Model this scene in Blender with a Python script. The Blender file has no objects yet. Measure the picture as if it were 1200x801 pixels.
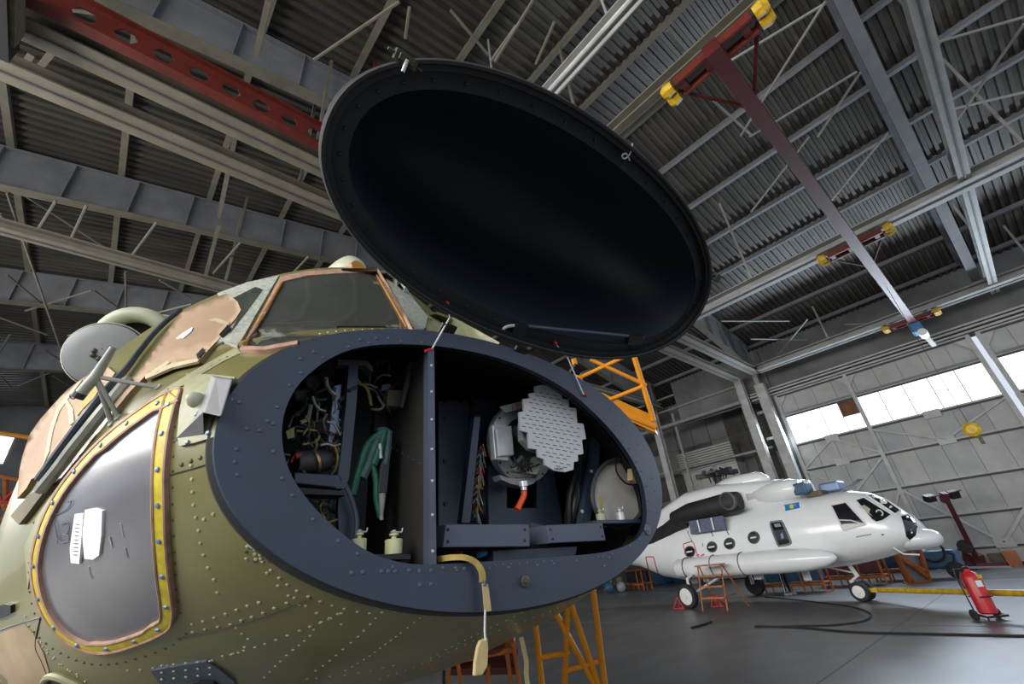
import bpy, math, random
from mathutils import Vector, Matrix
from mathutils.bvhtree import BVHTree
from mathutils.geometry import delaunay_2d_cdt
random.seed(7)
scn = bpy.context.scene
C = scn.collection
# ---------------------------------------------------------------- camera
YAW, PIT, ROL, FPX = 0.75481794, 0.48330088, -0.10484524, 509.3276
CAM = Vector((0, 0, 2.0))
_cy, _sy, _cp, _sp, _cr, _sr = (math.cos(YAW), math.sin(YAW), math.cos(PIT), math.sin(PIT), math.cos(ROL), math.sin(ROL))
FWD = Vector((_sy*_cp, _cy*_cp, _sp))
_r0 = Vector((_cy, -_sy, 0)); _u0 = _r0.cross(FWD)
RT = _r0*_cr + _u0*_sr
UP = _u0*_cr - _r0*_sr
cd = bpy.data.cameras.new('camera'); cam = bpy.data.objects.new('camera', cd); C.objects.link(cam)
cd.sensor_width = 36.0; cd.lens = FPX*36.0/1200.0; cd.clip_start = 0.05; cd.clip_end = 300
m = Matrix.Identity(4)
for i in range(3):
    m[i][0], m[i][1], m[i][2], m[i][3] = RT[i], UP[i], -FWD[i], CAM[i]
cam.matrix_world = m
scn.camera = cam
# ---------------------------------------------------------------- world, light, exposure
w = bpy.data.worlds.new('overcast'); scn.world = w; w.use_nodes = True
bg = w.node_tree.nodes['Background']; bg.inputs[0].default_value = (0.80, 0.88, 1.0, 1); bg.inputs[1].default_value = 0.9
def area(name, loc, target, sx, sy, power, col):
    l = bpy.data.lights.new(name, 'AREA'); l.shape = 'RECTANGLE'; l.size = sx; l.size_y = sy; l.energy = power; l.color = col
    o = bpy.data.objects.new(name, l); C.objects.link(o); o.location = loc
    o.rotation_euler = (Vector(target)-Vector(loc)).to_track_quat('-Z', 'Y').to_euler(); return o
area('daylight_west_glazing', (-11.2, 8, 7.6), (6, 8, 3.2), 34, 6, 6600, (1.0, 0.97, 0.92))
area('daylight_door_glazing', (33.5, 2, 8.7), (20, 2, 6), 20, 1.9, 2600, (0.72, 0.86, 1.0))
scn.view_settings.view_transform = 'Standard'; scn.view_settings.look = 'None'
scn.view_settings.exposure = 0.0; scn.view_settings.gamma = 1.0
# ---------------------------------------------------------------- photo calibration helpers: sight line through a photo point, met with a real plane
def ray(x, y): return (RT*((x-600)/FPX) - UP*((y-400.5)/FPX) + FWD)
def zp(x, y, z=0.0): d = ray(x, y); return CAM + d*((z-CAM.z)/d.z)
def xp(x, y, X): d = ray(x, y); return CAM + d*((X-CAM.x)/d.x)
def yp(x, y, Y): d = ray(x, y); return CAM + d*((Y-CAM.y)/d.y)
def at(x, y, depth): return CAM + ray(x, y)*depth
def plane_hit(x, y, p, n):
    d = ray(x, y); return CAM + d*((Vector(p)-CAM).dot(n)/d.dot(n))
# ---------------------------------------------------------------- materials
def mat(name, col, rough=0.5, metal=0.0, var=0.0, scale=6.0, col2=None, bump=0.0, spec=0.5, emis=0.0, coat=0.0, coords='Object', stretch=(1, 1, 1)):
    m = bpy.data.materials.new(name); m.use_nodes = True; nt = m.node_tree; b = nt.nodes['Principled BSDF']
    b.inputs['Roughness'].default_value = rough; b.inputs['Metallic'].default_value = metal
    b.inputs['Specular IOR Level'].default_value = spec
    b.inputs['Coat Weight'].default_value = coat
    c1 = (*col, 1); b.inputs['Base Color'].default_value = c1
    if emis: b.inputs['Emission Color'].default_value = c1; b.inputs['Emission Strength'].default_value = emis
    if var or col2 or bump:
        tc = nt.nodes.new('ShaderNodeTexCoord'); mp = nt.nodes.new('ShaderNodeMapping'); mp.inputs['Scale'].default_value = stretch
        nz = nt.nodes.new('ShaderNodeTexNoise'); nz.inputs['Scale'].default_value = scale; nz.inputs['Detail'].default_value = 5; nz.inputs['Roughness'].default_value = 0.6
        nt.links.new(tc.outputs[coords], mp.inputs[0]); nt.links.new(mp.outputs[0], nz.inputs['Vector'])
        if var or col2:
            rp = nt.nodes.new('ShaderNodeValToRGB'); nt.links.new(nz.outputs['Fac'], rp.inputs[0])
            c2 = col2 if col2 else tuple(max(0, v*(1-var)) for v in col)
            rp.color_ramp.elements[0].position = 0.35; rp.color_ramp.elements[1].position = 0.65
            rp.color_ramp.elements[0].color = (*c2, 1); rp.color_ramp.elements[1].color = c1
            nt.links.new(rp.outputs[0], b.inputs['Base Color'])
        if bump:
            bp = nt.nodes.new('ShaderNodeBump'); bp.inputs['Strength'].default_value = bump; bp.inputs['Distance'].default_value = 0.02
            nt.links.new(nz.outputs['Fac'], bp.inputs['Height']); nt.links.new(bp.outputs[0], b.inputs['Normal'])
    return m
M = {}
def defm(k, *a, **kw): M[k] = mat(k, *a, **kw)
defm('concrete_floor', (0.128, 0.128, 0.131), 0.38, var=0.35, scale=0.55, bump=0.04, stretch=(1, 2.2, 1))
defm('floor_joint', (0.085, 0.085, 0.087), 0.6)
defm('roof_sheet', (0.100, 0.090, 0.077), 0.42, metal=0.2, var=0.45, scale=1.2, stretch=(.25, 1, 1))
defm('steel_tan', (0.165, 0.15, 0.115), 0.6, var=0.25, scale=2)
defm('steel_blue', (0.195, 0.200, 0.215), 0.55, var=0.25, scale=1.3)
defm('steel_pale', (0.33, 0.33, 0.31), 0.55, var=0.25, scale=2)
defm('steel_dark', (0.06, 0.06, 0.06), 0.6, var=0.3)
defm('door_panel', (0.41, 0.41, 0.395), 0.6, var=0.22, scale=0.8)
defm('door_panel_dark', (0.375, 0.38, 0.38), 0.6, var=0.22, scale=0.8)
defm('door_panel_warm', (0.44, 0.435, 0.41), 0.6, var=0.2, scale=0.8)
defm('door_frame', (0.46, 0.455, 0.44), 0.55, var=0.2, scale=2)
defm('door_painted_shade', (0.05, 0.05, 0.055), 0.6)  # painted shade, used under the girts and behind the header rails
defm('block_wall', (0.11, 0.10, 0.085), 0.9, var=0.55, scale=0.6, bump=0.3)
defm('wall_grey', (0.20, 0.20, 0.195), 0.85, var=0.4, scale=0.4)
defm('column_paint', (0.52, 0.515, 0.49), 0.7, var=0.3, scale=1.6)
defm('sky_pane', (0.93, 0.96, 1.0), 0.3, emis=1.7)
defm('rust_pane', (0.20, 0.085, 0.03), 0.8, var=0.5, scale=3)
defm('mullion', (0.16, 0.17, 0.19), 0.5)
defm('red_beam', (0.115, 0.014, 0.008), 0.5, var=0.35, scale=2)
defm('maroon', (0.095, 0.013, 0.014), 0.45, var=0.25, scale=3)
defm('crane_red', (0.15, 0.024, 0.014), 0.5, var=0.3, scale=3)
defm('yellow', (0.75, 0.46, 0.02), 0.45, var=0.4, scale=6)
defm('orange', (0.72, 0.27, 0.012), 0.4, var=0.15, scale=4)
defm('orange_dull', (0.50, 0.14, 0.03), 0.5, var=0.35, scale=4)
defm('tread_red', (0.13, 0.03, 0.02), 0.6, var=0.3)
defm('hoist_blue', (0.03, 0.16, 0.34), 0.4)
defm('white_paint', (0.80, 0.81, 0.82), 0.22, var=0.06, scale=1.0, coat=0.3)
defm('white_matte', (0.72, 0.72, 0.70), 0.5)
defm('black_glass', (0.012, 0.013, 0.016), 0.06, spec=0.6)
defm('black', (0.008, 0.008, 0.009), 0.45, var=0.2)
defm('rubber', (0.018, 0.018, 0.019), 0.75)
defm('exhaust', (0.017, 0.017, 0.018), 0.6, var=0.4, scale=2)
defm('exhaust_lip', (0.075, 0.07, 0.066), 0.5)
defm('flag_blue', (0.0, 0.20, 0.50), 0.5)
defm('flag_gold', (0.75, 0.62, 0.05), 0.5)
defm('red_paint', (0.52, 0.02, 0.03), 0.35, var=0.15, scale=5)
defm('red_line', (0.60, 0.05, 0.05), 0.5)
defm('louvre_cloth', (0.13, 0.15, 0.24), 0.7, var=0.5, scale=20)
defm('brown_cloth', (0.14, 0.12, 0.07), 0.8, var=0.4)
defm('cart_blue', (0.03, 0.10, 0.18), 0.5, var=0.3)
defm('navy_cloth', (0.012, 0.014, 0.03), 0.85)
defm('skin', (0.50, 0.30, 0.22), 0.6)
defm('beige_block', (0.46, 0.44, 0.39), 0.7, var=0.2, scale=1.5)
# green helicopter
defm('olive', (0.190, 0.176, 0.062), 0.34, var=0.30, scale=2.2, coat=0.25, bump=0.02)
defm('olive_pale', (0.32, 0.32, 0.18), 0.45, var=0.35, scale=9)
defm('sand', (0.40, 0.29, 0.17), 0.45, var=0.35, scale=5)
defm('rivet', (0.36, 0.36, 0.23), 0.35, var=0.3, scale=30)
defm('rivet_dark', (0.05, 0.05, 0.035), 0.5)
defm('frame_navy', (0.030, 0.044, 0.072), 0.42, var=0.22, scale=3)
defm('frame_navy_light', (0.070, 0.088, 0.125), 0.42, var=0.15, scale=5)
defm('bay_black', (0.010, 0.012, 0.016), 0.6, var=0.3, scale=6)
defm('bay_grey', (0.045, 0.048, 0.052), 0.55, var=0.25, scale=4)
defm('bay_brown', (0.040, 0.038, 0.035), 0.55, var=0.25, scale=3)
defm('seal_tape', (0.58, 0.46, 0.02), 0.5, var=0.35, scale=25)
defm('primer_pink', (0.40, 0.24, 0.17), 0.6, var=0.35, scale=30)
defm('screw_blue', (0.16, 0.22, 0.34), 0.4, metal=0.4)
defm('chin_glass', (0.125, 0.123, 0.135), 0.22, var=0.15, scale=3, spec=0.7)
defm('windshield', (0.055, 0.062, 0.055), 0.08, var=0.25, scale=2.5, spec=0.7)
defm('grey_post', (0.22, 0.26, 0.25), 0.6, col2=(0.42, 0.42, 0.33), scale=40)
defm('seal_orange', (0.38, 0.17, 0.03), 0.5, var=0.3, scale=20)
defm('kraft_paper', (0.36, 0.245, 0.155), 0.8, var=0.13, scale=4, bump=0.15)
defm('masking_tape', (0.48, 0.40, 0.25), 0.7, var=0.2, scale=12)
defm('white_label', (0.80, 0.80, 0.79), 0.7)
defm('ink', (0.06, 0.06, 0.10), 0.7)
defm('drum_grey', (0.27, 0.28, 0.29), 0.5, var=0.12, scale=5)
defm('fairing_grey', (0.20, 0.20, 0.21), 0.45, var=0.3, scale=9)
defm('drum_cream', (0.42, 0.43, 0.31), 0.5, var=0.2, scale=6)
defm('tube_grey', (0.30, 0.31, 0.27), 0.42, var=0.3, scale=12)
defm('steel_bright', (0.72, 0.73, 0.74), 0.28, metal=0.4)
defm('aluminium', (0.60, 0.61, 0.62), 0.38, metal=0.35, var=0.2, scale=20)
defm('plate_grey', (0.50, 0.515, 0.53), 0.5)
defm('slot_dark', (0.015, 0.015, 0.017), 0.6)
defm('hose_orange', (0.80, 0.10, 0.02), 0.5)
defm('radar_red', (0.5, 0.03, 0.03), 0.5)
defm('wire_green', (0.02, 0.15, 0.085), 0.55, var=0.35, scale=40)
defm('wire_teal', (0.06, 0.13, 0.13), 0.6, var=0.4, scale=60)
defm('wire_yellow', (0.28, 0.24, 0.07), 0.6, var=0.4, scale=40)
defm('wire_red', (0.30, 0.03, 0.02), 0.6)
defm('wire_white', (0.35, 0.36, 0.36), 0.6)
defm('brass', (0.45, 0.27, 0.12), 0.35, metal=0.7)
defm('mount_cream', (0.62, 0.62, 0.36), 0.5, var=0.15, scale=20)
defm('hole_beige', (0.50, 0.48, 0.44), 0.8, var=0.3, scale=7)
defm('lid_black', (0.019, 0.027, 0.043), 0.5, var=0.15, scale=5)
defm('lid_rim', (0.010, 0.0115, 0.014), 0.5, var=0.2, scale=8)
defm('latch_green', (0.06, 0.065, 0.035), 0.45, var=0.3, scale=20)
defm('tag_tan', (0.55, 0.42, 0.20), 0.7, var=0.25, scale=18)
defm('strap_gold', (0.46, 0.33, 0.08), 0.75, var=0.3, scale=25)
defm('string', (0.55, 0.55, 0.55), 0.7)
# ---------------------------------------------------------------- mesh builder
ORG = {}
class MB:
    def __init__(s): s.v = []; s.f = []
    def add(s, vs, fs):
        o = len(s.v); s.v += [Vector(p) for p in vs]; s.f += [tuple(i+o for i in f) for f in fs]; return s
    def box(s, c, d, rz=0.0, ax=None):
        c = Vector(c); X, Y, Z = ax if ax else (Vector((math.cos(rz), math.sin(rz), 0)), Vector((-math.sin(rz), math.cos(rz), 0)), Vector((0, 0, 1)))
        vs = [c + X*(d[0]*.5*i) + Y*(d[1]*.5*j) + Z*(d[2]*.5*k) for k in (-1, 1) for j in (-1, 1) for i in (-1, 1)]
        return s.add(vs, [(0, 2, 3, 1), (4, 5, 7, 6), (0, 1, 5, 4), (2, 6, 7, 3), (0, 4, 6, 2), (1, 3, 7, 5)])
    def bar(s, a, b, wd, h, up=(0, 0, 1)):
        a, b = Vector(a), Vector(b); Z = (b-a); L = Z.length; Z.normalize(); U = Vector(up)
        if abs(Z.dot(U)) > .97: U = Vector((1, 0, 0))
        X = U.cross(Z).normalized(); Y = Z.cross(X)
        return s.box((a+b)/2, (wd, h, L), ax=(X, Y, Z))
    def tube(s, pts, r, n=6, cap=True, closed=False):
        pts = [Vector(p) for p in pts]; N = len(pts); base = len(s.v); prev = None
        rs = r if isinstance(r, (list, tuple)) else [r]*N
        for i, p in enumerate(pts):
            if closed: t = pts[(i+1) % N]-pts[i-1]
            else: t = pts[min(i+1, N-1)]-pts[max(i-1, 0)]
            t.normalize()
            if prev is None:
                u = t.cross(Vector((0, 0, 1)));
                if u.length < .05: u = t.cross(Vector((1, 0, 0)))
            else: u = prev - t*prev.dot(t)
            u.normalize(); prev = u; vv = t.cross(u)
            for k in range(n):
                a = 2*math.pi*k/n; s.v.append(p + (u*math.cos(a)+vv*math.sin(a))*rs[i])
        for i in range(N if closed else N-1):
            for k in range(n):
                a = base+i*n; b = base+((i+1) % N)*n; s.f.append((a+k, a+(k+1) % n, b+(k+1) % n, b+k))
        if cap and not closed:
            s.f.append(tuple(base+k for k in range(n))[::-1]); s.f.append(tuple(base+(N-1)*n+k for k in range(n)))
        return s
    def lathe(s, o, axis, prof, n=24, cap0=True, cap1=True):   # prof: (along, radius)
        o = Vector(o); A = Vector(axis).normalized(); u = A.cross(Vector((0, 0, 1)))
        if u.length < .05: u = Vector((1, 0, 0))
        u.normalize(); v = A.cross(u); base = len(s.v)
        for (h, r) in prof:
            for k in range(n):
                a = 2*math.pi*k/n; s.v.append(o + A*h + (u*math.cos(a)+v*math.sin(a))*r)
        for i in range(len(prof)-1):
            for k in range(n): s.f.append((base+i*n+k, base+i*n+(k+1) % n, base+(i+1)*n+(k+1) % n, base+(i+1)*n+k))
        if cap0: s.f.append(tuple(base+k for k in range(n))[::-1])
        if cap1: s.f.append(tuple(base+(len(prof)-1)*n+k for k in range(n)))
        return s
    def prism(s, poly, off):      # polygon of 3d points, extruded by vector off
        n = len(poly); off = Vector(off); vs = [Vector(p) for p in poly]; vs += [p+off for p in vs]
        return s.add(vs, [tuple(range(n))[::-1], tuple(range(n, 2*n))] + [(i, (i+1) % n, n+(i+1) % n, n+i) for i in range(n)])
    def ring(s, outer, inner, off):   # closed band between two loops, extruded
        n = len(outer); off = Vector(off); vs = [Vector(p) for p in outer]+[Vector(p) for p in inner]; vs += [p+off for p in vs]; fs = []
        for i in range(n):
            j = (i+1) % n; o, q = 2*n, n
            fs += [(i, q+i, q+j, j), (o+i, o+j, o+q+j, o+q+i), (i, j, o+j, o+i), (q+i, o+q+i, o+q+j, q+j)]
        return s.add(vs, fs)
    def loft(s, secs, cap0=False, cap1=False, closed=True):
        n = len(secs[0]); base = len(s.v)
        for q in secs: s.v += [Vector(p) for p in q]
        for i in range(len(secs)-1):
            for k in range(n if closed else n-1):
                s.f.append((base+i*n+k, base+i*n+(k+1) % n, base+(i+1)*n+(k+1) % n, base+(i+1)*n+k))
        if cap0: s.f.append(tuple(base+k for k in range(n))[::-1])
        if cap1: s.f.append(tuple(base+(len(secs)-1)*n+k for k in range(n)))
        return s
    def ball(s, c, r, n=8, k=5):
        return s.lathe(Vector(c)-Vector((0, 0, r)), (0, 0, 1), [(r-r*math.cos(math.pi*i/k), max(1e-4, r*math.sin(math.pi*i/k))) for i in range(k+1)], n)
    def dome(s, p, nrm, r, n=6):
        nrm = Vector(nrm).normalized(); u = nrm.orthogonal().normalized(); v = nrm.cross(u); b = len(s.v); p = Vector(p)
        for (h, q) in ((-.2, 1.0), (.45, .75)):
            for k in range(n):
                a = 2*math.pi*k/n; s.v.append(p+nrm*(h*r)+(u*math.cos(a)+v*math.sin(a))*(q*r))
        s.v.append(p+nrm*(r*.7))
        for k in range(n):
            s.f.append((b+k, b+(k+1) % n, b+n+(k+1) % n, b+n+k)); s.f.append((b+n+k, b+n+(k+1) % n, b+2*n))
        return s
    def build(s, name, material, parent=None, smooth=False, bevel=0.0, solid=0.0):
        me = bpy.data.meshes.new(name)
        if parent is not None: o0 = ORG[parent.name]
        else:
            xs = [p.x for p in s.v]; ys = [p.y for p in s.v]; zs = [p.z for p in s.v]
            o0 = Vector(((min(xs)+max(xs))/2, (min(ys)+max(ys))/2, min(zs)))
        me.from_pydata([tuple(p-o0) for p in s.v], [], s.f); me.update()
        if smooth:
            for p in me.polygons: p.use_smooth = True
            if smooth != 'all': me.set_sharp_from_angle(angle=math.radians(40))
        me.materials.append(M[material] if isinstance(material, str) else material)
        ob = bpy.data.objects.new(name, me); C.objects.link(ob)
        if parent is not None: ob.parent = parent
        else: ob.location = o0
        ORG[ob.name] = o0
        if bevel:
            b = ob.modifiers.new('bevel', 'BEVEL'); b.width = bevel; b.segments = 2; b.limit_method = 'ANGLE'
        if solid:
            b = ob.modifiers.new('solid', 'SOLIDIFY'); b.thickness = solid; b.offset = 0
        return ob
def empty(name, loc):
    o = bpy.data.objects.new(name, None); C.objects.link(o); o.location = loc; o.empty_display_size = .2; ORG[o.name] = Vector(loc); return o
def thing(name, label, cat, loc, group=None):
    o = empty(name, loc); o['label'] = label; o['category'] = cat
    if group: o['group'] = group
    return o
def tag(o, label, cat, group=None):
    o['label'] = label; o['category'] = cat
    if group: o['group'] = group
    return o
def struct(o): o['kind'] = 'structure'; return o
def stuff(o): o['kind'] = 'stuff'; return o
def lerp(a, b, t): return a+(b-a)*t
def table(tab, y):
    for i in range(len(tab)-1):
        if y <= tab[i+1][0] or i == len(tab)-2:
            a, b = tab[i], tab[i+1]; t = (y-a[0])/(b[0]-a[0]); t = max(0, min(1, t))
            return [lerp(p, q, t) for p, q in zip(a, b)]
def smooth_poly(pts, k=4, closed=True):      # Catmull-Rom through pixel points
    out = []; n = len(pts)
    for i in range(n if closed else n-1):
        if closed: p0, p1, p2, p3 = pts[i-1], pts[i], pts[(i+1) % n], pts[(i+2) % n]
        else: p0, p1, p2, p3 = pts[max(i-1, 0)], pts[i], pts[i+1], pts[min(i+2, n-1)]
        for j in range(k):
            t = j/k; out.append(tuple(0.5*((2*b)+(c-a)*t+(2*a-5*b+4*c-d)*t*t+(-a+3*b-3*c+d)*t**3) for a, b, c, d in zip(p0, p1, p2, p3)))
    if not closed: out.append(tuple(pts[-1]))
    return out
# ================================================================ HANGAR
b = MB(); b.box((11, 18, -0.1), (80, 84, .2)); floor = struct(b.build('floor', 'concrete_floor'))
for X in (15, 27): MB().box((X, 12, .002), (.02, 60, .006)).build('joint', 'floor_joint', floor)
for Y in (3.5, 15.5): MB().box((18, Y, .002), (32, .02, .006)).build('joint', 'floor_joint', floor)
BOT = [(-12, 13.9), (-8, 14.4), (0, 15.7), (13.5, 17.8), (34, 12.9)]
TOP = [(-12, 15.4), (-8, 16.0), (0, 17.3), (13.5, 19.5), (34, 15.0), (41, 13.6)]
def zb(x): return table(BOT, x)[1]
def zt(x): return table(TOP, x)[1]
# corrugated roof sheet, real trapezoid ribs running across the hall
per = 0.33; y0, y1 = -14.0, 48.0; prof = []
y = y0
while y < y1:
    prof += [(y, 0.0), (y+per*.40, 0.0), (y+per*.50, .12), (y+per*.90, .12)]; y += per
secs = []
for X in (-12, -8, 0, 13.5, 24, 34.2, 41):
    secs.append([(X, yy, zt(X)+.22+h) for yy, h in prof])
b = MB(); b.loft(secs, closed=False); ceiling = struct(b.build('ceiling', 'roof_sheet'))
# frames: tapered plate girders with web stiffeners
for Yg in (-2.4, 9.9, 18.2, 26.5, 34.8):
    xs = [-11.5, -8, -4, 0, 4.5, 9, 13.5, 18, 23, 28, 33.4]
    web = MB(); web.loft([[(x, Yg-.012, zb(x)), (x, Yg+.012, zb(x)), (x, Yg+.012, zt(x)), (x, Yg-.012, zt(x))] for x in xs], True, True)
    g = web.build('girder', 'steel_blue', ceiling)
    MB().loft([[(x, Yg-.2, zb(x)-.03), (x, Yg+.2, zb(x)-.03), (x, Yg+.2, zb(x)), (x, Yg-.2, zb(x))] for x in xs], True, True).build('flange', 'steel_tan' if Yg > 0 else 'steel_blue', g)
    MB().loft([[(x, Yg-.2, zt(x)), (x, Yg+.2, zt(x)), (x, Yg+.2, zt(x)+.03), (x, Yg-.2, zt(x)+.03)] for x in xs], True, True).build('flange', 'steel_blue', g)
    x = -11
    while x < 33:
        MB().box((x, Yg-.1, (zb(x)+zt(x))/2), (.03, .17, zt(x)-zb(x))).build('stiffener', 'steel_blue', g); x += 1.75
# purlins along the hall
for i in range(17):
    X = -11.2+i*2.8
    if abs(X-13.5) < .3: X += .4
    p = MB(); z = zt(X)+.1
    p.box((X-.06, 17, z+.05), (.05, 62, .2)); p.box((X+.06, 17, z+.05), (.05, 62, .2)); p.box((X, 17, z-.06), (.2, 62, .03))
    p.build('purlin', 'steel_tan' if X < 16 else 'steel_blue', ceiling)
# sag rods and wind braces (pixel pair, height)
def rod(a, bb, z, r=.04, m='steel_pale', z2=None):
    MB().tube([zp(*a, z), zp(*bb, z if z2 is None else z2)], r, 6).build('brace', m, ceiling)
for a, bb, z in [((967, 2), (868, 159), 15.2), ((1008, 85), (958, 160), 15.0), ((948, 160), (880, 248), 15.4), ((1040, 156), (968, 242), 14.6),
                 ((967, 4), (845, 78), 15.3), ((1004, 84), (900, 148), 15.0), ((1200, 28), (1112, 154), 14.2), ((1083, 54), (1200, 20), 14.6),
                 ((1106, 130), (1200, 108), 14.2), ((880, 158), (836, 118), 15.6), ((892, 152), (878, 160), 15.4), ((800, 60), (782, 36), 16.3),
                 ((946, 374), (908, 420), 13.6), ((845, 376), (925, 376), 14.2), ((880, 397), (945, 398), 13.9), ((1075, 376), (990, 380), 13.6),
                 ((650, 25), (628, 75), 15.6), ((625, 0), (580, 72), 15.3), ((468, 2), (368, 70), 15.8), ((528, 12), (572, 64), 15.6), ((605, 30), (575, 72), 15.4),
                 ((480, 8), (475, 45), 15.8), ((140, 20), (0, 0), 15.2), ((66, 235), (40, 276), 14.0), ((102, 240), (80, 287), 13.8), ((184, 260), (152, 303), 14.2),
                 ((28, 228), (148, 306), 15.4), ((282, 284), (250, 320), 14.2), ((362, 300), (345, 318), 14.4), ((8, 225), (25, 276), 14.8),
                 ((25, 275), (82, 440), 13.4), ((0, 250), (20, 278), 14.6), ((8, 322), (52, 358), 15.0), ((30, 364), (108, 340), 15.0), ((110, 340), (146, 366), 15.0),
                 ((147, 318), (148, 370), 14.8), ((187, 328), (225, 350), 14.2), ((80, 393), (225, 356), 13.4), ((0, 372), (55, 392), 14.6), ((0, 412), (12, 392), 14.8),
                 ((52, 410), (76, 425), 15.0), ((20, 452), (60, 436), 15.4), ((0, 440), (14, 455), 15.4), ((62, 440), (86, 455), 15.4)]:
    rod(a, bb, z, .045, 'steel_pale' if a[0] > 800 else 'steel_tan')
# ties between the runway beams
for px, py, qx, qy in [(315, 0, 300, 64), (283, 123, 257, 253), (257, 262, 239, 330), (38, 62, 25, 82), (62, 60, 42, 84)]:
    MB().bar(zp(px, py, 14.2), zp(qx, qy, 14.2), .13, .16).build('tie', 'steel_tan', ceiling)
# ---- east door wall, plane X = 34
WX = 34.0
wall = struct(MB().box((WX+.5, 2, 13.45), (.3, 30, 4.1)).build('wall_east', 'wall_grey'))
for dz, dx in ((11.42, .02), (11.62, .14), (11.84, .05)):
    MB().box((WX-.05-dx, -1, dz), (.18, 24, .11)).build('rail', 'door_frame', wall)
MB().box((WX+.25, -1, 11.55), (.2, 24, .7)).build('recess', 'door_painted_shade', wall)
mats = ['door_panel', 'door_panel_warm', 'door_panel_dark', 'door_panel', 'door_panel_warm']
GZ = [6.08, 4.18, 2.45, .89]
def leaf(n, ya, yb, posts):
    d = struct(empty('door_%d' % n, (WX, (ya+yb)/2, 0)))
    MB().box((WX+.18, (ya+yb)/2, 3.9), (.05, yb-ya, 7.6)).build('backing', 'door_panel_dark', d); MB().box((WX+.18, (ya+yb)/2, 10.55), (.05, yb-ya, 1.6)).build('backing', 'door_panel_dark', d)
    k = 0; N = max(1, round((yb-ya)/1.24)); wd = (yb-ya)/N
    rows = [(.06, .89), (.89, 2.45), (2.45, 4.18), (4.18, 6.08), (6.08, 7.75), (9.72, 11.3)]
    for ri, (z0, z1) in enumerate(rows):
        for i in range(N):
            yc = ya+wd*(i+.5)
            MB().box((WX+.08+random.uniform(0, .012), yc, (z0+z1)/2), (.05, wd-.018, z1-z0-.012)).build('panel', mats[(i*2+ri*3+n+random.randint(0, 1)) % 5], d)
    for p in [ya+.11, yb-.11]+posts:
        MB().box((WX-.02, p, 5.65), (.16, .2, 11.3)).build('post', 'door_frame', d)
    for z in GZ+[7.72, 9.74, 11.22, .1]:
        MB().box((WX-.0, (ya+yb)/2, z+.05), (.14, yb-ya-.04, .09)).build('girt', 'door_frame', d)
        MB().box((WX+.02, (ya+yb)/2, z-.05), (.10, yb-ya-.04, .09)).build('girt', 'door_painted_shade', d)  # dark strip along the underside, the girt's shadow put in as colour
    ps = sorted([ya+.2, yb-.2]+posts)
    for p, q in zip(ps, ps[1:]):
        mid = (p+q)/2
        for (A, za, B, zbb) in ((p, 6.2, mid, 7.6), (q, 6.2, mid, 7.6)) if (q-p) < 4.9 else ((p, 7.6, mid, 6.2), (q, 7.6, mid, 6.2)):
            MB().bar((WX-.03, A, za), (WX-.03, B, zbb), .10, .09, (1, 0, 0)).build('brace', 'door_frame', d)
        for A in (p, q):
            MB().bar((WX-.03, A, 4.1), (WX-.03, mid, 1.0), .13, .10, (1, 0, 0)).build('brace', 'door_frame', d)
            MB().prism([(WX-.06, A, 11.1), (WX-.06, A, 10.4), (WX-.06, A+(.55 if A == p else -.55), 11.1)], (.04, 0, 0)).build('gusset', 'door_frame', d)
        if (q-p) < 4.9:
            for A in (p, q): MB().bar((WX-.03, A, 6.0), (WX-.03, mid, 4.3), .10, .09, (1, 0, 0)).build('brace', 'door_frame', d)
        for z in (1.0, 6.15, 7.65): MB().box((WX-.06, mid, z), (.03, .75, .42)).build('gusset', 'door_frame', d)
    # glazed band
    wn = struct(empty('window_%d' % n, (WX, (ya+yb)/2, 7.75)))
    for p, q in zip(ps, ps[1:]):
        nn = max(1, round((q-p)/1.2)); ww = (q-p)/nn
        for i in range(nn):
            for j in range(2):
                rust = (n == 2 and abs((p+ww*(i+.5))-5.65) < .6 and j == 1 and p > 5)
                MB().box((WX+.1, p+ww*(i+.5), 8.24+j*.98), (.02, ww-.05, .94)).build('pane', 'rust_pane' if rust else 'sky_pane', wn)
    MB().box((WX+.14, (ya+yb)/2, 8.73), (.03, yb-ya-.4, 1.95)).build('glazing_bar', 'mullion', wn)
    MB().box((WX-.04, (ya+yb)/2, 9.86), (.1, yb-ya-.3, .14)).build('lintel', 'steel_blue', wn)
leaf(1, -11.8, -1.22, [-6.4])
leaf(2, -1.0, 9.55, [5.15])
# fixed wall beyond the doors
wb = struct(MB().box((38.2, 30, 7.5), (.4, 42, 15)).build('wall_back', 'wall_grey'))
r_ = random.Random(3)
for k in range(14):                 # concrete panels of the recessed wall, uneven
    for j in range(7):
        MB().box((37.93+r_.uniform(-.03, .03), 11.2+k*1.55, 1.1+j*2.05), (.12, 1.5, 2.0)).build('wall_panel', 'block_wall' if r_.random() < .6 else 'wall_grey', wb)
struct(MB().box((36.2, 9.7, 7.5), (4.2, .3, 15)).build('wall_return', 'wall_grey'))
far = struct(MB().box((12, 47.2, 8.5), (56, .4, 17)).build('wall_north', 'wall_grey'))
for k in range(1):
    wn = struct(empty('window_%d' % (3+k), (-9+k*5, 47, 10.9)))
    for i in range(4):
        for j in range(2): MB().box((-10.8+k*5+i*1.2, 46.95, 12.6+j*1.0), (1.15, .04, .95)).build('pane', 'sky_pane', wn)
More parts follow.
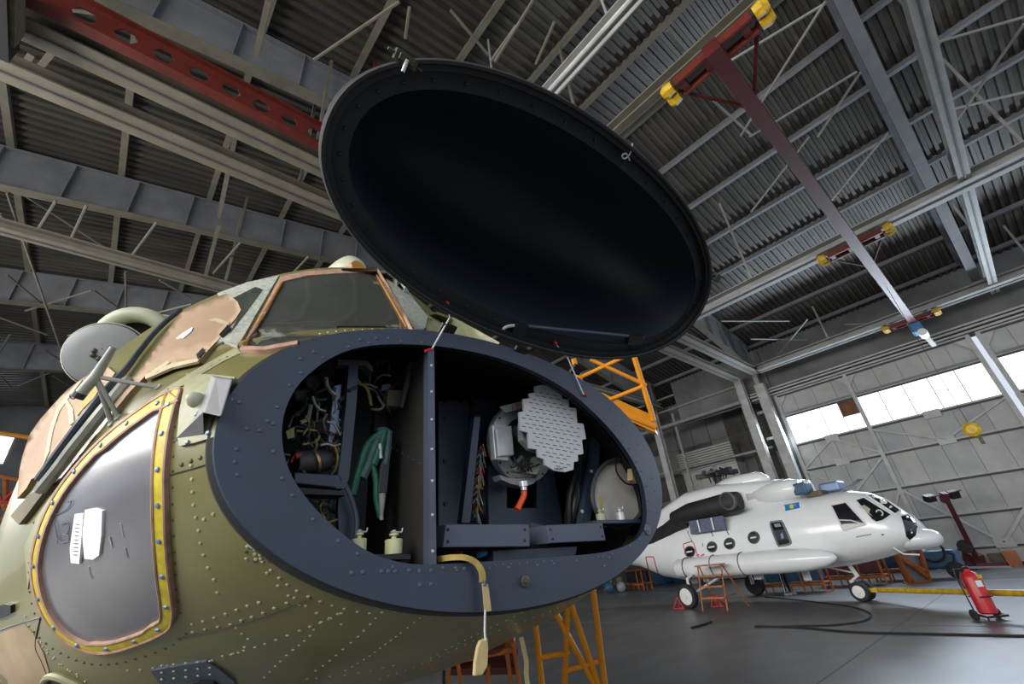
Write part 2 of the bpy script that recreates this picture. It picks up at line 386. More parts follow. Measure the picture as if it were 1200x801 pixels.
# columns
def col(name, X, Y, sx, sy, h, m, lab=None):
    o = struct(empty(name, (X, Y, 0)))
    MB().box((X, Y, h/2), (sx, sy, h)).build('shaft', m, o); return o
c1 = col('trim_1', 33.3, 9.95, .55, .62, 12.2, 'column_paint')
MB().box((33.3, 10.0, 12.6), (.4, .3, .9)).build('head', 'steel_pale', c1)
def icol(name, X, Y, h, m):
    o = struct(empty(name, (X, Y, 0)))
    MB().box((X-.22, Y, h/2), (.04, .5, h)).build('flange', m, o); MB().box((X+.22, Y, h/2), (.04, .5, h)).build('flange', m, o)
    MB().box((X, Y, h/2), (.42, .04, h)).build('web', 'steel_blue', o); return o
icol('trim_2', 33.4, 11.3, 13.2, 'column_paint'); icol('trim_3', 33.6, 18.9, 13.4, 'column_paint'); icol('trim_4', 33.6, 27, 14, 'column_paint')
for Y in (11.95, 17.6): col('trim_%d' % (5 if Y < 12 else 6), 34.4, Y, .16, .16, 12.6, 'steel_pale')
for k, (z, X) in enumerate(((11.55, 33.7), (12.95, 34.2), (8.2, 35.2), (14.2, 34.6))):
    o = struct(MB().tube([(X, 11.2, z), (X, 30, z)], .14 if k == 0 else .09, 8).build('trim_%d' % (7+k), 'steel_pale'))
for z in (5.5, 8.6, 10.5):
    struct(MB().box((34.2, 10.6, z), (.2, .9, .18)).build('trim_%d' % (12+int(z)), 'steel_pale'))
# beige louvred housing on the recessed wall
lv = thing('louvre_housing', 'pale ribbed ventilation housing on the dark stained wall behind the white helicopter', 'ventilation', (36.6, 16.6, 0))
MB().box((36.7, 16.6, 4.0), (1.6, 4.6, 7.9)).build('housing', 'beige_block', lv)
for i in range(9): MB().box((35.84, 16.6, 7.9+i*.19), (.16, 4.7, .11)).build('slat', 'beige_block', lv)
MB().box((36.6, 16.6, 8.7), (1.4, 4.5, 1.7)).build('frame', 'wall_grey', lv)
# runway beams across the hall (X direction) and crane tracks along it
def ibeam(a, bb, wd, h, name, m, parent):
    a, bb = Vector(a), Vector(bb); q = MB(); q.bar(a+Vector((0, 0, h-.03)), bb+Vector((0, 0, h-.03)), wd, .05); q.bar(a, bb, wd, .05)
    q.bar(a+Vector((0, 0, h/2)), bb+Vector((0, 0, h/2)), .03, h); return q.build(name, m, parent)
def runway(label, a, bb, wd, h, m='steel_tan', grp=None, rail=True, hang=2):
    t = thing('runway_beam', label, 'beam', ((Vector(a)+Vector(bb))/2), grp)
    ibeam(a, bb, wd, h, 'beam', m, t)
    a, bb = Vector(a), Vector(bb)
    if rail: MB().bar(a+Vector((0, 0, -.04)), bb+Vector((0, 0, -.04)), .045, .04).build('rail', 'steel_dark', t)
    n = hang or 5
    for i in range(n):
        p = a.lerp(bb, (i+.5)/n); top = zt(p.x)+.05
        MB().bar(p+Vector((0, 0, h)), (p.x, p.y, top), .09, .09).build('hanger', m, t)
    return t
runway('tan steel runway beam just left of the red beam with holes', (-8, 9.5, 12.62), (32, 9.5, 12.62), .60, .30, grp='runway beams under the roof')
runway('tan steel runway beam second from the red beam with holes', (-8, 10.85, 12.62), (32, 10.85, 12.62), .60, .30, grp='runway beams under the roof')
runway('lower tan runway beam far behind the grey plate girder at left', (-9, 17.25, 12.6), (32, 17.25, 12.6), .42, .34, grp='runway beams under the roof')
runway('grey runway beam beneath the big girder at the upper right corner', (5, -2.78, 12.7), (33, -2.78, 12.7), .34, .4, 'steel_pale', 'runway beams under the roof')
runway('pale crane track nearest the hangar door headers', (31.8, -9, 12.62), (31.8, 9.3, 12.62), .75, .42, 'steel_pale', 'crane tracks along the hall')
runway('pale crane track crossing the upper right, middle of three', (20.4, -9, 12.62), (20.4, 9.3, 12.62), .75, .42, 'steel_pale', 'crane tracks along the hall')
runway('tan crane track carrying the near end of the red boom', (8.35, -9, 12.62), (8.35, 9.3, 12.62), .5, .36, grp='crane tracks along the hall')
t = thing('cable_tray', 'bright twin conduit tray running along the roof above the open radome', 'tray', (6.0, 2, 12.8))
MB().tube([(5.93, -8, 12.75), (5.93, 7.5, 12.75)], .06, 8).build('conduit', 'column_paint', t); MB().tube([(6.12, -8, 12.75), (6.12, 7.5, 12.75)], .06, 8).build('conduit', 'column_paint', t)
MB().box((6.02, -.2, 12.86), (.5, 15.4, .04)).build('tray', 'steel_pale', t)
for Y in (-6, -2, 2, 6): MB().bar((6.02, Y, 12.86), (6.02, Y, zt(6.0)+.1), .05, .05).build('hanger', 'steel_pale', t)
# red castellated beam, hexagonal holes cut right through the web
rb = thing('castellated_beam', 'red steel beam with a row of hexagonal holes at the upper left', 'beam', (-1, 8.75, 12.3))
X0, X1, zb0, zh = -6.5, 3.4, 12.55, .80
def castellated(xa, xb, pitch):
    q = MB(); n = int((xb-xa)/pitch)
    for i in range(n):
        x = xa+i*pitch; zc = zb0+zh/2; hw, hh, fl = pitch*.31, .18, pitch*.15
        hexp = [(x+pitch/2-hw, zc), (x+pitch/2-fl, zc+hh), (x+pitch/2+fl, zc+hh), (x+pitch/2+hw, zc), (x+pitch/2+fl, zc-hh), (x+pitch/2-fl, zc-hh)]
        out = [(x, zc), (x, zb0+zh), (x+pitch, zb0+zh), (x+pitch, zc), (x+pitch, zb0), (x, zb0)]
        q.ring([(u, 8.75, v) for u, v in out], [(u, 8.75, v) for u, v in hexp], (0, .025, 0))
    return q, xa+n*pitch
q, xe = castellated(X0, X1, .66); q.build('web', 'red_beam', rb)
MB().box(((X0+xe)/2, 8.76, zb0), (xe-X0, .26, .04)).build('flange', 'red_beam', rb); MB().box(((X0+xe)/2, 8.76, zb0+zh), (xe-X0, .26, .04)).build('flange', 'red_beam', rb)
for X in (-5.5, 3.2): MB().bar((X, 8.76, zb0+zh), (X, 8.76, zt(X)+.05), .1, .1).build('hanger', 'red_beam', rb)
# corner post seen at the very top left
pb = thing('hanging_bracket', 'dark rusty bracket with yellowish plate at the top left corner', 'bracket', zp(20, 20, 12.3))
MB().bar(zp(14, -30, 12.3), zp(14, 44, 12.3), .22, .5).build('arm', 'brown_cloth', pb); MB().bar(zp(0, -30, 12.2), zp(4, 60, 12.2), .3, .5).build('plate', 'black', pb)
MB().bar(zp(4, 20, 12.2), (zp(4, 20, 12.2).x, zp(4, 20, 12.2).y, 15.6), .15, .15).build('hanger', 'exhaust', pb)
# overhead boom crane
cr = thing('overhead_crane', 'long dark red boom of the overhead crane with yellow bumpers', 'crane', (20, .73, 12.0))
MB().bar((7.8, .73, 12.06), (33.0, .73, 12.06), .34, .4).build('boom', 'maroon', cr)
for X in (8.35, 20.4, 31.8):
    e = MB(); e.box((X-.22, .8, 12.4), (.07, 1.9, .24)); e.box((X+.22, .8, 12.4), (.07, 1.9, .24)); e.box((X, .8, 12.34), (.5, .5, .1)); e.box((X, .05, 12.4), (.5, .16, .2)); e.box((X, 1.6, 12.4), (.5, .16, .2))
    ca = e.build('end_carriage', 'crane_red', cr)
    for s, Yb in ((1, 2.0), (-1, -.4)):
        k = MB(); k.lathe((X-.16, Yb, 12.4), (0, s, 0), [(-.18, .16), (0, .19), (.12, .12)], 8); k.lathe((X+.16, Yb, 12.4), (0, s, 0), [(-.18, .16), (0, .19), (.12, .12)], 8); k.build('bumper', 'yellow', ca)
        if X < 30: MB().tube([(X+.1, .8+s*1.0, 12.45), (X+1.7, .76+s*.12, 12.15)], .05, 6).build('stay', 'maroon', cr)
h = MB(); h.box((31.1, .73, 11.65), (.9, .5, .55)); h.build('hoist', 'hoist_blue', cr, bevel=.05)
MB().lathe((31.0, .6, 11.25), (1, 0, 0), [(-.4, .2), (.4, .2)], 12).build('motor', 'white_matte', cr)
MB().bar((31.9, .62, 11.6), (32.6, .5, 10.9), .2, .16).build('cable_guide', 'white_matte', cr)
# hook block with yellow pulley hanging by the door
hk = thing('hook_block', 'yellow pulley hook block hanging in front of the door panels', 'hook', xp(1139, 505, 33.0))
p = yp(1139, 503, .73)
MB().lathe(p, (1, 0, 0), [(-.14, .16), (-.05, .27), (.05, .27), (.14, .16)], 16).build('pulley', 'yellow', hk)
MB().box(p+Vector((0, -.08, -.4)), (.12, .12, .35)).build('hook', 'brown_cloth', hk)
MB().tube([p+Vector((0, 0, .3)), (p.x, p.y, 11.84)], .012, 5).build('rope', 'steel_dark', hk)
# ================================================================ GREEN HELICOPTER (nose towards the camera, -Y)
XC = 1.043
heli = thing('helicopter', 'olive green military helicopter with its nose bay open, in the foreground', 'helicopter', (XC, 3.4, 0))
#        Y     a     zt     zb     zc     nt    nb
HULL = [(1.15, .892, 2.784, 1.910, 2.347, 2.08, 2.08), (1.25, .965, 2.83, 1.870, 2.36, 2.1, 2.1), (1.4, 1.045, 2.92, 1.815, 2.39, 2.0, 2.2), (1.6, 1.125, 3.02, 1.755, 2.44, 1.85, 2.3),
        (1.8, 1.185, 3.13, 1.70, 2.50, 1.7, 2.4), (1.98, 1.225, 3.30, 1.65, 2.55, 1.5, 2.5), (2.2, 1.275, 3.64, 1.60, 2.60, 1.5, 2.55), (2.46, 1.335, 4.0, 1.56, 2.64, 1.56, 2.6),
        (2.75, 1.36, 4.06, 1.53, 2.66, 1.62, 2.6), (3.1, 1.36, 4.10, 1.5, 2.68, 1.66, 2.6), (4.2, 1.32, 4.10, 1.48, 2.72, 1.8, 2.4), (6.0, 1.27, 4.10, 1.48, 2.75, 2.15, 2.3), (8.5, 1.25, 4.10, 1.55, 2.78, 2.1, 2.2)]
def section(row, n=96):
    Y, a, zt_, zb_, zc, nt, nb = row; out = []
    for k in range(n):
        t = 2*math.pi*k/n; c, s = math.cos(t), math.sin(t)
        e = nt if s >= 0 else nb+(max(0, min(1, (Y-1.7)/.7))*.9 if c < 0 else 0)
        out.append((XC+math.copysign(abs(c)**(2/e), c)*a, Y, zc+math.copysign(abs(s)**(2/e), s)*((zt_-zc) if s >= 0 else (zc-zb_))))
    return out
ys = [1.15, 1.17, 1.2, 1.25, 1.32, 1.4, 1.5, 1.6, 1.7, 1.8, 1.89, 1.98, 2.09, 2.2, 2.33, 2.46, 2.6, 2.75, 2.92, 3.1, 3.5, 4.2, 5, 6, 7.2, 8.5]
def cubic(y):                                     # smooth interpolation of the section table
    T = HULL
    for i in range(len(T)-1):
        if y <= T[i+1][0] or i == len(T)-2: break
    p0, p1, p2, p3 = T[max(i-1, 0)], T[i], T[i+1], T[min(i+2, len(T)-1)]; h = p2[0]-p1[0]; t = (y-p1[0])/h; out = [y]
    for j in range(1, 7):
        m1 = (p2[j]-p0[j])/(p2[0]-p0[0])*h; m2 = (p3[j]-p1[j])/(p3[0]-p1[0])*h
        out.append((2*t**3-3*t*t+1)*p1[j]+(t**3-2*t*t+t)*m1+(-2*t**3+3*t*t)*p2[j]+(t**3-t*t)*m2)
    return out
hb = MB(); hb.loft([section(cubic(y)) for y in ys], False, True)
hull = hb.build('fuselage', 'olive', heli, smooth='all')
hull.data.polygons[-1].use_smooth = False
BV = BVHTree.FromPolygons([tuple(p) for p in hb.v], [f for f in hb.f if len(f) == 4])
def surf(x, y, off=0.004):
    d = ray(x, y).normalized(); loc, nrm, idx, dist = BV.ray_cast(CAM, d)
    if loc is None:                      # bulged blister edge: stay on the sight line, just clear of the skin
        t = 2.9
        for _k in range(12):
            best = BV.find_nearest(CAM+d*t); t = (best[0]-CAM).dot(d)
        loc, nrm = CAM+d*t, best[1]
    if nrm.dot(loc-Vector((XC, loc.y, 2.6))) < 0: nrm = -nrm
    return loc+nrm*off, nrm
def patch(poly, name, material, parent, off=.006, rings=7, skirt=-.012, smooth=True, fn=None):
    fn = fn or surf
    pts = []; n0 = len(poly); xs = [p[0] for p in poly]; ys_ = [p[1] for p in poly]; step = max(2.5, max(max(xs)-min(xs), max(ys_)-min(ys_))/(rings*2.4))
    for i in range(n0):
        a, b_ = poly[i], poly[(i+1) % n0]; k = max(1, int(math.hypot(b_[0]-a[0], b_[1]-a[1])/step))
        pts += [(lerp(a[0], b_[0], j/k), lerp(a[1], b_[1], j/k)) for j in range(k)]
    nb_ = len(pts); y = min(ys_)+step*.5
    def ins_(px, py):
        c = False
        for i in range(n0):
            a, b_ = poly[i-1], poly[i]
            if (a[1] > py) != (b_[1] > py) and px < (b_[0]-a[0])*(py-a[1])/(b_[1]-a[1])+a[0]: c = not c
        return c
    while y < max(ys_):
        x = min(xs)+step*.5
        while x < max(xs):
            if ins_(x, y) and all((x-u)**2+(y-v)**2 > (step*.45)**2 for u, v in pts[:nb_]): pts.append((x, y))
            x += step
        y += step
    V2, E2_, F2, *_r = delaunay_2d_cdt([Vector(p) for p in pts], [], [list(range(nb_))], 1, 1e-4)
    q = MB(); q.v = [fn(p.x, p.y, off)[0] for p in V2]; q.f = [tuple(f) for f in F2]
    cnt = {}
    for f in q.f:
        for i in range(len(f)):
            e = (f[i], f[(i+1) % len(f)]); cnt[e] = cnt.get(e, 0)+1
    for (u, v) in list(cnt):
        if (v, u) not in cnt:
            k = len(q.v); q.v += [fn(V2[u].x, V2[u].y, skirt)[0], fn(V2[v].x, V2[v].y, skirt)[0]]; q.f.append((u, v, k+1, k))
    return q.build(name, material, parent, smooth=smooth)
def band(outer, inner, name, material, parent, off=.012):
    n = len(outer); q = MB(); mid = [((a[0]+b[0])/2, (a[1]+b[1])/2) for a, b in zip(outer, inner)]
    for lp, o in ((outer, -.01), (outer, off), (mid, off*1.15), (inner, off), (inner, -.01)):
        for x, y in lp: q.v.append(surf(x, y, o)[0])
    for k in range(4):
        for i in range(n): q.f.append((k*n+i, k*n+(i+1) % n, (k+1)*n+(i+1) % n, (k+1)*n+i))
    return q.build(name, material, parent, smooth=True)
def shrink(poly, d):       # move a pixel loop inwards by d along its normals (positive = inwards)
    n = len(poly); ar = sum(poly[i][0]*poly[(i+1) % n][1]-poly[(i+1) % n][0]*poly[i][1] for i in range(n)); sg = 1 if ar > 0 else -1; out = []
    for i in range(n):
        tx = poly[(i+1) % n][0]-poly[i-1][0]; ty = poly[(i+1) % n][1]-poly[i-1][1]; L = math.hypot(tx, ty) or 1
        dd = d[i] if isinstance(d, list) else d
        out.append((poly[i][0]-sg*ty/L*dd, poly[i][1]+sg*tx/L*dd))
    return out
# ---- chin window: yellow sealing tape with screws between two pink primer edges, grey pane, labels
CH = [(216, 457), (203, 459), (185, 468), (160, 485), (130, 508), (100, 538), (72, 573), (52, 612), (42, 650), (42, 680), (50, 710), (65, 735), (85, 752), (112, 762), (140, 760), (175, 748), (200, 735), (207, 722), (207, 705), (203, 670), (200, 630), (199, 590), (199, 550), (203, 510), (210, 478)]
CHs = smooth_poly(CH, 3)
def wd(p): return 5 if p[0] < 110 else 8 if p[0] < 180 else 11
dA = [2.6 for p in CHs]; dB = [2.6+wd(p) for p in CHs]; dC = [5.2+wd(p) for p in CHs]
l1, l2, l3 = shrink(CHs, dA), shrink(CHs, dB), shrink(CHs, dC)
win = patch(l3, 'chin_window', 'chin_glass', heli, .004, 9)
win['label'] = 'curved grey chin pane with yellow taped edge'
band(CHs, l1, 'primer_edge', 'primer_pink', win, .012); band(l1, l2, 'sealing_tape', 'seal_tape', win, .010); band(l2, l3, 'primer_edge', 'primer_pink', win, .012)
q = MB(); tot = len(CHs); mid = [((a[0]+c[0])/2, (a[1]+c[1])/2) for a, c in zip(l1, l2)]
acc = 0; last = mid[0]
for i in range(tot):
    p = mid[i]; acc += math.hypot(p[0]-last[0], p[1]-last[1]); last = p
    if acc > 30:
        s, nn = surf(*p, .011); q.dome(s, nn, .0075, 8); acc = 0
stuff(q.build('screws', 'screw_blue', win, smooth=True))
patch([(105, 596), (116, 594), (125, 597), (124, 625), (121, 648), (114, 653), (104, 652), (102, 625)], 'label_sheet', 'white_label', win, .009, 3)
patch([(93, 601), (103, 600), (101, 625), (98, 658), (88, 657), (87, 640), (90, 620)], 'label_sheet', 'white_label', win, .009, 3)
q = MB()       # small print on the narrow label and pen scrawl
for i in range(9):
    q.tube([surf(94.5-.35*i, 612+i*4.4, .011)[0], surf(99.5-.35*i, 612+i*4.4, .011)[0]], .0007, 4)
stuff(q.build('print_lines', 'ink', win))
def scrawl(pts): return [surf(x, y, .007)[0] for x, y in smooth_poly(pts, 4, False)]
q = MB()
for s in ([(68, 602), (76, 600), (86, 592), (87, 586), (82, 587)], [(67, 608), (70, 620), (72, 632), (70, 634)], [(76, 614), (83, 611), (86, 618), (82, 624), (78, 625), (84, 626), (85, 632), (76, 634), (70, 628)]):
    q.tube(scrawl(s), .0011, 4, cap=False)
stuff(q.build('pen_marks', 'ink', win))
# pale streaks on the pane
q = MB()
for a, c in (((144, 612), (147, 628)), ((131, 628), (134, 640)), ((149, 640), (152, 652)), ((107, 662), (111, 676)), ((186, 560), (188, 580))):
    q.tube([surf(*a, .005)[0], surf(*c, .005)[0]], .0018, 4)
stuff(q.build('pane_streaks', 'string', win))
# ---- windshield panes and posts
ws = patch([(285, 412), (300, 385), (318, 355), (331, 330), (360, 324), (400, 321), (439, 320), (455, 345), (470, 370), (479, 388), (450, 393), (400, 397), (350, 405), (310, 412)], 'windshield_pane', 'windshield', heli, .006, 7)
band([(283, 414), (300, 381), (316, 351), (329, 326), (360, 320), (400, 317), (442, 316), (458, 343), (473, 368), (483, 390), (450, 396), (400, 400), (350, 408), (312, 415)],
     [(287, 410), (303, 385), (319, 357), (332, 332), (361, 325), (400, 322), (438, 321), (453, 346), (468, 370), (477, 387), (450, 392), (400, 396), (350, 404), (310, 411)], 'pane_frame', 'primer_pink', ws, .014)
q = MB()
for a, c in (((289, 407), (330, 334)), ((441, 324), (476, 386))):
    q.tube([surf(lerp(a[0], c[0], k/6), lerp(a[1], c[1], k/6), .012)[0] for k in range(7)], .008, 6)
q.build('orange_seal', 'seal_orange', ws)
patch([(494, 377), (500, 368), (512, 366), (530, 372), (560, 388), (585, 402), (540, 394), (508, 390), (500, 388)], 'windshield_pane', 'olive_pale', heli, .006, 3)
patch([(255, 345), (290, 332), (327, 324), (300, 370), (279, 408), (262, 402), (245, 410), (268, 385), (284, 362)], 'door_post', 'grey_post', heli, .008, 4)
patch([(272, 352), (300, 338), (308, 341), (290, 366), (270, 392), (284, 366)], 'quarter_pane', 'windshield', heli, .011, 3)
patch([(455, 318), (470, 330), (484, 352), (500, 372), (497, 386), (484, 388), (462, 345), (446, 318)], 'center_post', 'grey_post', heli, .012, 4)
# ---- side window blanked with kraft paper and tape
pp = patch([(212, 370), (240, 357), (267, 346), (279, 356), (283, 366), (277, 376), (269, 385), (252, 408), (238, 426), (205, 432), (175, 444), (158, 462), (138, 487), (140, 474), (150, 460), (167, 436), (183, 412), (198, 390)], 'side_window_paper', 'kraft_paper', heli, .014, 9, -.002, 'all')
for s in ([(244, 379), (254, 376), (270, 381), (269, 385), (254, 380)], [(175, 444), (205, 431), (238, 425), (236, 429), (206, 436), (176, 449)], [(182, 440), (200, 428), (203, 430), (186, 443)]):
    patch(s, 'masking_tape', 'masking_tape', pp, .017, 5, .01)
patch([(258, 396), (268, 384), (271, 388), (262, 400)], 'torn_hole', 'black', pp, .018, 4, .01); patch([(234, 421), (241, 413), (243, 418), (236, 427)], 'torn_hole', 'black', pp, .018, 4, .01); patch([(208, 401), (216, 394), (228, 387), (226, 392), (217, 400)], 'torn_flap', 'white_label', pp, .018, 4, .01)
p2 = patch([(127, 430), (112, 441), (101, 445), (84, 458), (67, 475), (52, 492), (40, 509), (33, 530), (29, 552), (28, 570), (27, 584), (38, 572), (44, 561), (57, 557), (68, 540), (83, 517), (95, 498), (107, 483), (120, 466), (130, 452), (138, 440)], 'side_window_paper', 'kraft_paper', heli, .014, 8, -.002, 'all')
for s in ([(101, 448), (88, 466), (76, 484), (70, 505), (66, 530), (58, 548), (62, 528), (66, 503), (72, 482), (84, 464), (97, 450)], [(84, 470), (92, 483), (95, 496), (90, 500), (86, 484), (82, 474)], [(126, 452), (116, 470), (104, 482), (98, 490), (104, 470), (116, 456)]):
    patch(s, 'masking_tape', 'masking_tape' if s[0][0] < 120 else 'strap_gold', p2, .017, 5, .01)
# rail and frame along the lower edge of the side window
for pts, r, mname in (([(57, 560), (72, 540), (90, 516), (108, 492), (130, 464), (150, 440), (170, 412), (190, 388), (214, 367)], .011, 'frame_navy'),
                      ([(60, 572), (80, 548), (100, 522), (118, 500), (136, 478), (156, 452)], .016, 'tube_grey')):
    MB().tube([surf(x, y, .02)[0] for x, y in smooth_poly(pts, 3, False)], r, 8).build('window_rail', mname, heli, smooth=True)
patch([(20, 604), (30, 592), (42, 580), (58, 567), (64, 560), (66, 568), (52, 586), (40, 602), (30, 614)], 'sill_panel', 'brown_cloth', heli, .015, 3)
# cheek between window rail and chin window: falling daylight painted as paler olive
patch([(30, 640), (45, 605), (65, 575), (95, 540), (130, 505), (165, 478), (200, 452), (240, 428), (276, 408), (283, 414), (262, 424), (235, 440), (216, 452), (200, 457), (180, 466), (158, 482), (128, 505), (98, 535), (70, 570), (50, 609), (40, 648), (34, 690)], 'cheek_light_paint', 'olive_pale', heli, .003, 1)
# ---- olive fairing plate beside the ring
fp = patch([(221, 440), (250, 441), (277, 444), (270, 468), (264, 500), (255, 512), (232, 519), (214, 523), (211, 512), (214, 480)], 'fairing_plate', 'olive_pale', heli, .008, 4)
def bump(base, top, h, name, m, parent):
    q = MB(); n = len(base)
    for x, y in base: q.v.append(surf(x, y, 0)[0])
    for x, y in top: q.v.append(surf(x, y, h)[0])
    for i in range(n): q.f.append((i, (i+1) % n, n+(i+1) % n, n+i))
    q.f.append(tuple(range(n, 2*n))); return q.build(name, m, parent, bevel=.004)
def raised(x, y, h): p = surf(x, y, .006)[0]; return p+(CAM-p).normalized()*h
q = MB(); q.v = [raised(*p) for p in ((254, 443, .05), (274, 446, .045), (262, 489, .055), (241, 486, .06), (248, 441, 0), (277, 446, 0), (264, 496, 0), (239, 509, 0), (211, 515, 0), (230, 490, 0))]
q.f = [(0, 1, 2, 3), (0, 4, 5, 1), (1, 5, 6, 2), (2, 6, 7, 8, 3), (3, 8, 9, 4, 0), (4, 9, 8, 7, 6, 5)]; q.build('fairing', 'fairing_grey', fp, bevel=.004)
s, nn = surf(233, 471, .006); q = MB(); q.lathe(s, nn, [(-.01, .02), (.008, .019), (.022, .012), (.028, .002)], 14); q.build('blister', 'drum_cream', fp, smooth=True)
q = MB()
for x, y in ((262, 506), (248, 508), (224, 519), (234, 487), (274, 470), (273, 448)): s, nn = surf(x, y, .01); q.dome(s, nn, .006, 8)
stuff(q.build('bolts', 'screw_blue', fp, smooth=True))
# ---- heater drum with intake ring on the side
dp = at(125, 416, 2.85); ax = Vector((-.12, -.93, -.34)).normalized(); dr = .215
du = heli
MB().lathe(dp, ax, [(-.004, .214), (.014, .209)], 36).build('cap_seal', 'rubber', heli)
d_ = MB().lathe(dp, ax, [(-.42, .20), (-.10, .215), (-.02, .222), (0.0, .215)], 36).build('heater_drum', 'drum_cream', heli, smooth=True)
MB().lathe(dp+ax*.002, ax, [(.012, .204), (.03, .204), (.036, .198), (.050, .13), (.058, .03), (.059, .001)], 36, cap1=False).build('dust_cap', 'drum_grey', d_, smooth=True)
c0 = dp+ax*.06; q = MB()
for a in range(7): q.ball(c0+Vector((math.cos(a*.9)*.05, 0, math.sin(a*.9)*.035))-RT*.01, .017)
stuff(q.build('cap_fitting', 'latch_green', d_, smooth=True))
rp = at(160, 402, 3.05); ra = Vector((-.30, -.80, -.52)).normalized(); u = ra.cross(Vector((0, 0, 1))).normalized(); v = ra.cross(u)
MB().tube([rp+(u*math.cos(a)+v*math.sin(a))*.20 for a in [2*math.pi*k/32 for k in range(32)]], .055, 12, closed=True).build('intake_ring', 'drum_cream', heli, smooth=True)
MB().lathe(rp-ra*.12, ra, [(0, .19), (.08, .19)], 24).build('intake_mouth', 'rubber', heli)
MB().lathe(rp-ra*.5, ra, [(0, .2), (.45, .22)], 24).build('intake_duct', 'drum_cream', heli, smooth=True)
# ---- sensor tube on three struts
sd = (surf(139, 489, 0)[0]-CAM).dot(FWD); hub = at(112, 441, sd*.985); tt = at(133, 407, sd*1.0); tb = at(92, 464, sd*.97)
q = MB(); q.tube([tb, hub, tt], [.0135, .0125, .008], 10); tube = q.build('sensor_tube', 'tube_grey', heli, smooth=True)
q = MB(); q.tube([at(95, 460, sd*.972), at(90, 466, sd*.968)], .0145, 10); q.build('tube_end', 'exhaust', tube)
for (x, y), z in (((186, 454), 0), ((131, 496), 0), ((139, 489), 0)):
    s, nn = surf(x, y, 0); q = MB(); q.tube([hub+(s-hub)*.04, s], .0058, 8); q.lathe(s, nn, [(0, .011), (.005, .010)], 10); q.build('strut', 'tube_grey', tube, smooth=True)
q = MB(); q.tube([at(86+4*math.cos(a), 464+3*math.sin(a), sd*.965) for a in [k*.7 for k in range(9)]], .002, 5); q.build('wire_loop', 'steel_dark', tube)
# ---- roof: engine intake seen behind the lid
q = MB().lathe(yp(412, 318, 3.4), (0, -.95, -.3), [(-.9, .15), (-.1, .16), (.02, .15), (.1, .10), (.14, .02)], 24); q.build('engine_intake', 'drum_cream', heli, smooth=True)
s = yp(418, 314, 3.1); MB().lathe(s, (0, -1, .1), [(0, .07), (.03, .06)], 14).build('intake_bung', 'seal_orange', heli)
# ---- navy nose ring: flat plate, outer oval, inner opening with a straighter sill
OUT = [(XC-.002+math.copysign(abs(math.cos(t))**(2/2.085), math.cos(t))*.905, 1.143, 2.347+math.copysign(abs(math.sin(t))**(2/2.085), math.sin(t))*.447) for t in [2*math.pi*k/120 for k in range(120)]]
INpx = [(331, 520), (331, 495), (337, 473), (348, 453), (364, 436), (388, 419), (412, 409), (440, 404), (475, 403), (510, 405), (545, 410), (580, 418), (612, 429), (640, 442), (672, 462), (700, 487), (722, 511), (740, 537), (752, 562), (757, 585), (758, 605), (754, 622), (743, 634), (720, 644), (690, 649), (640, 653), (580, 657), (530, 660), (500, 661), (478, 660), (455, 655), (430, 645), (400, 624), (370, 596), (348, 568), (336, 543)]
INpx = smooth_poly(INpx, 4)
IN0 = [yp(x, y, 1.143) for x, y in INpx]
def ang(p): return math.atan2((p[2]-2.36)/.447, (p[0]-XC)/.905)
ins = sorted(((ang(p), p) for p in IN0), key=lambda q: q[0])
def inner_at(a):
    n = len(ins)
    for i in range(n):
        a0, p0 = ins[i-1]; a1, p1 = ins[i]
        if i == 0: a0 -= 2*math.pi
        for aa in (a, a-2*math.pi, a+2*math.pi):
            if a0 <= aa <= a1: t = (aa-a0)/(a1-a0+1e-9); return Vector(p0).lerp(Vector(p1), t)
    return Vector(ins[0][1])
INN = [inner_at(ang(p)) for p in OUT]
ring = MB().ring(OUT, INN, (0, .022, 0)).build('nose_ring', 'frame_navy', heli)
ring['label'] = 'flat dark navy oval ring around the open nose bay'
MB().tube([Vector(p)+Vector((0, .03, 0)) for p in OUT], .012, 6, closed=True).build('gasket', 'rubber', ring, smooth=True)
# lining that runs back from the opening
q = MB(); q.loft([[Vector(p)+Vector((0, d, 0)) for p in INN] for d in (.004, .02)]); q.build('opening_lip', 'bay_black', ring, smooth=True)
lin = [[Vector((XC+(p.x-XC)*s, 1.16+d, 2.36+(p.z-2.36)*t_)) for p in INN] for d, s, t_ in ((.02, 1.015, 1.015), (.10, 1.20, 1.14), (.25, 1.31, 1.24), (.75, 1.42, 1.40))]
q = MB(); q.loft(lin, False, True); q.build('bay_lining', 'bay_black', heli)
q = MB()
def rv(px, py, r=.0055, Yp=1.143): q.dome(yp(px, py, Yp), (0, -1, 0), r, 7)
for t in [2*math.pi*k/46 for k in range(46)]:
    o = Vector(OUT[int(120*t/(2*math.pi)) % 120]); i_ = INN[int(120*t/(2*math.pi)) % 120]
    q.dome(i_.lerp(o, .16), (0, -1, 0), .0052, 7)
for x, y in ((289, 502), (304, 504), (277, 526), (275, 541), (280, 471), (278, 556), (352, 420), (368, 412), (313, 493), (422, 398), (441, 396), (455, 396)): rv(x, y)
for x, y in ((412, 671), (425, 670), (447, 669), (455, 669), (463, 669), (479, 668), (492, 669), (505, 668), (492, 685), (505, 684), (519, 665), (534, 665), (544, 666)): rv(x, y, .006 if y > 660 else .004)
for k in range(13): rv(580+k*9.5, 662-k*.7, .0035)
for x, y in ((706, 652), (714, 653), (708, 663), (765, 560), (768, 575), (770, 600), (748, 520), (730, 498), (715, 480), (754, 625), (760, 612)): rv(x, y, .005)
stuff(q.build('rivets', 'frame_navy_light', ring, smooth=True))
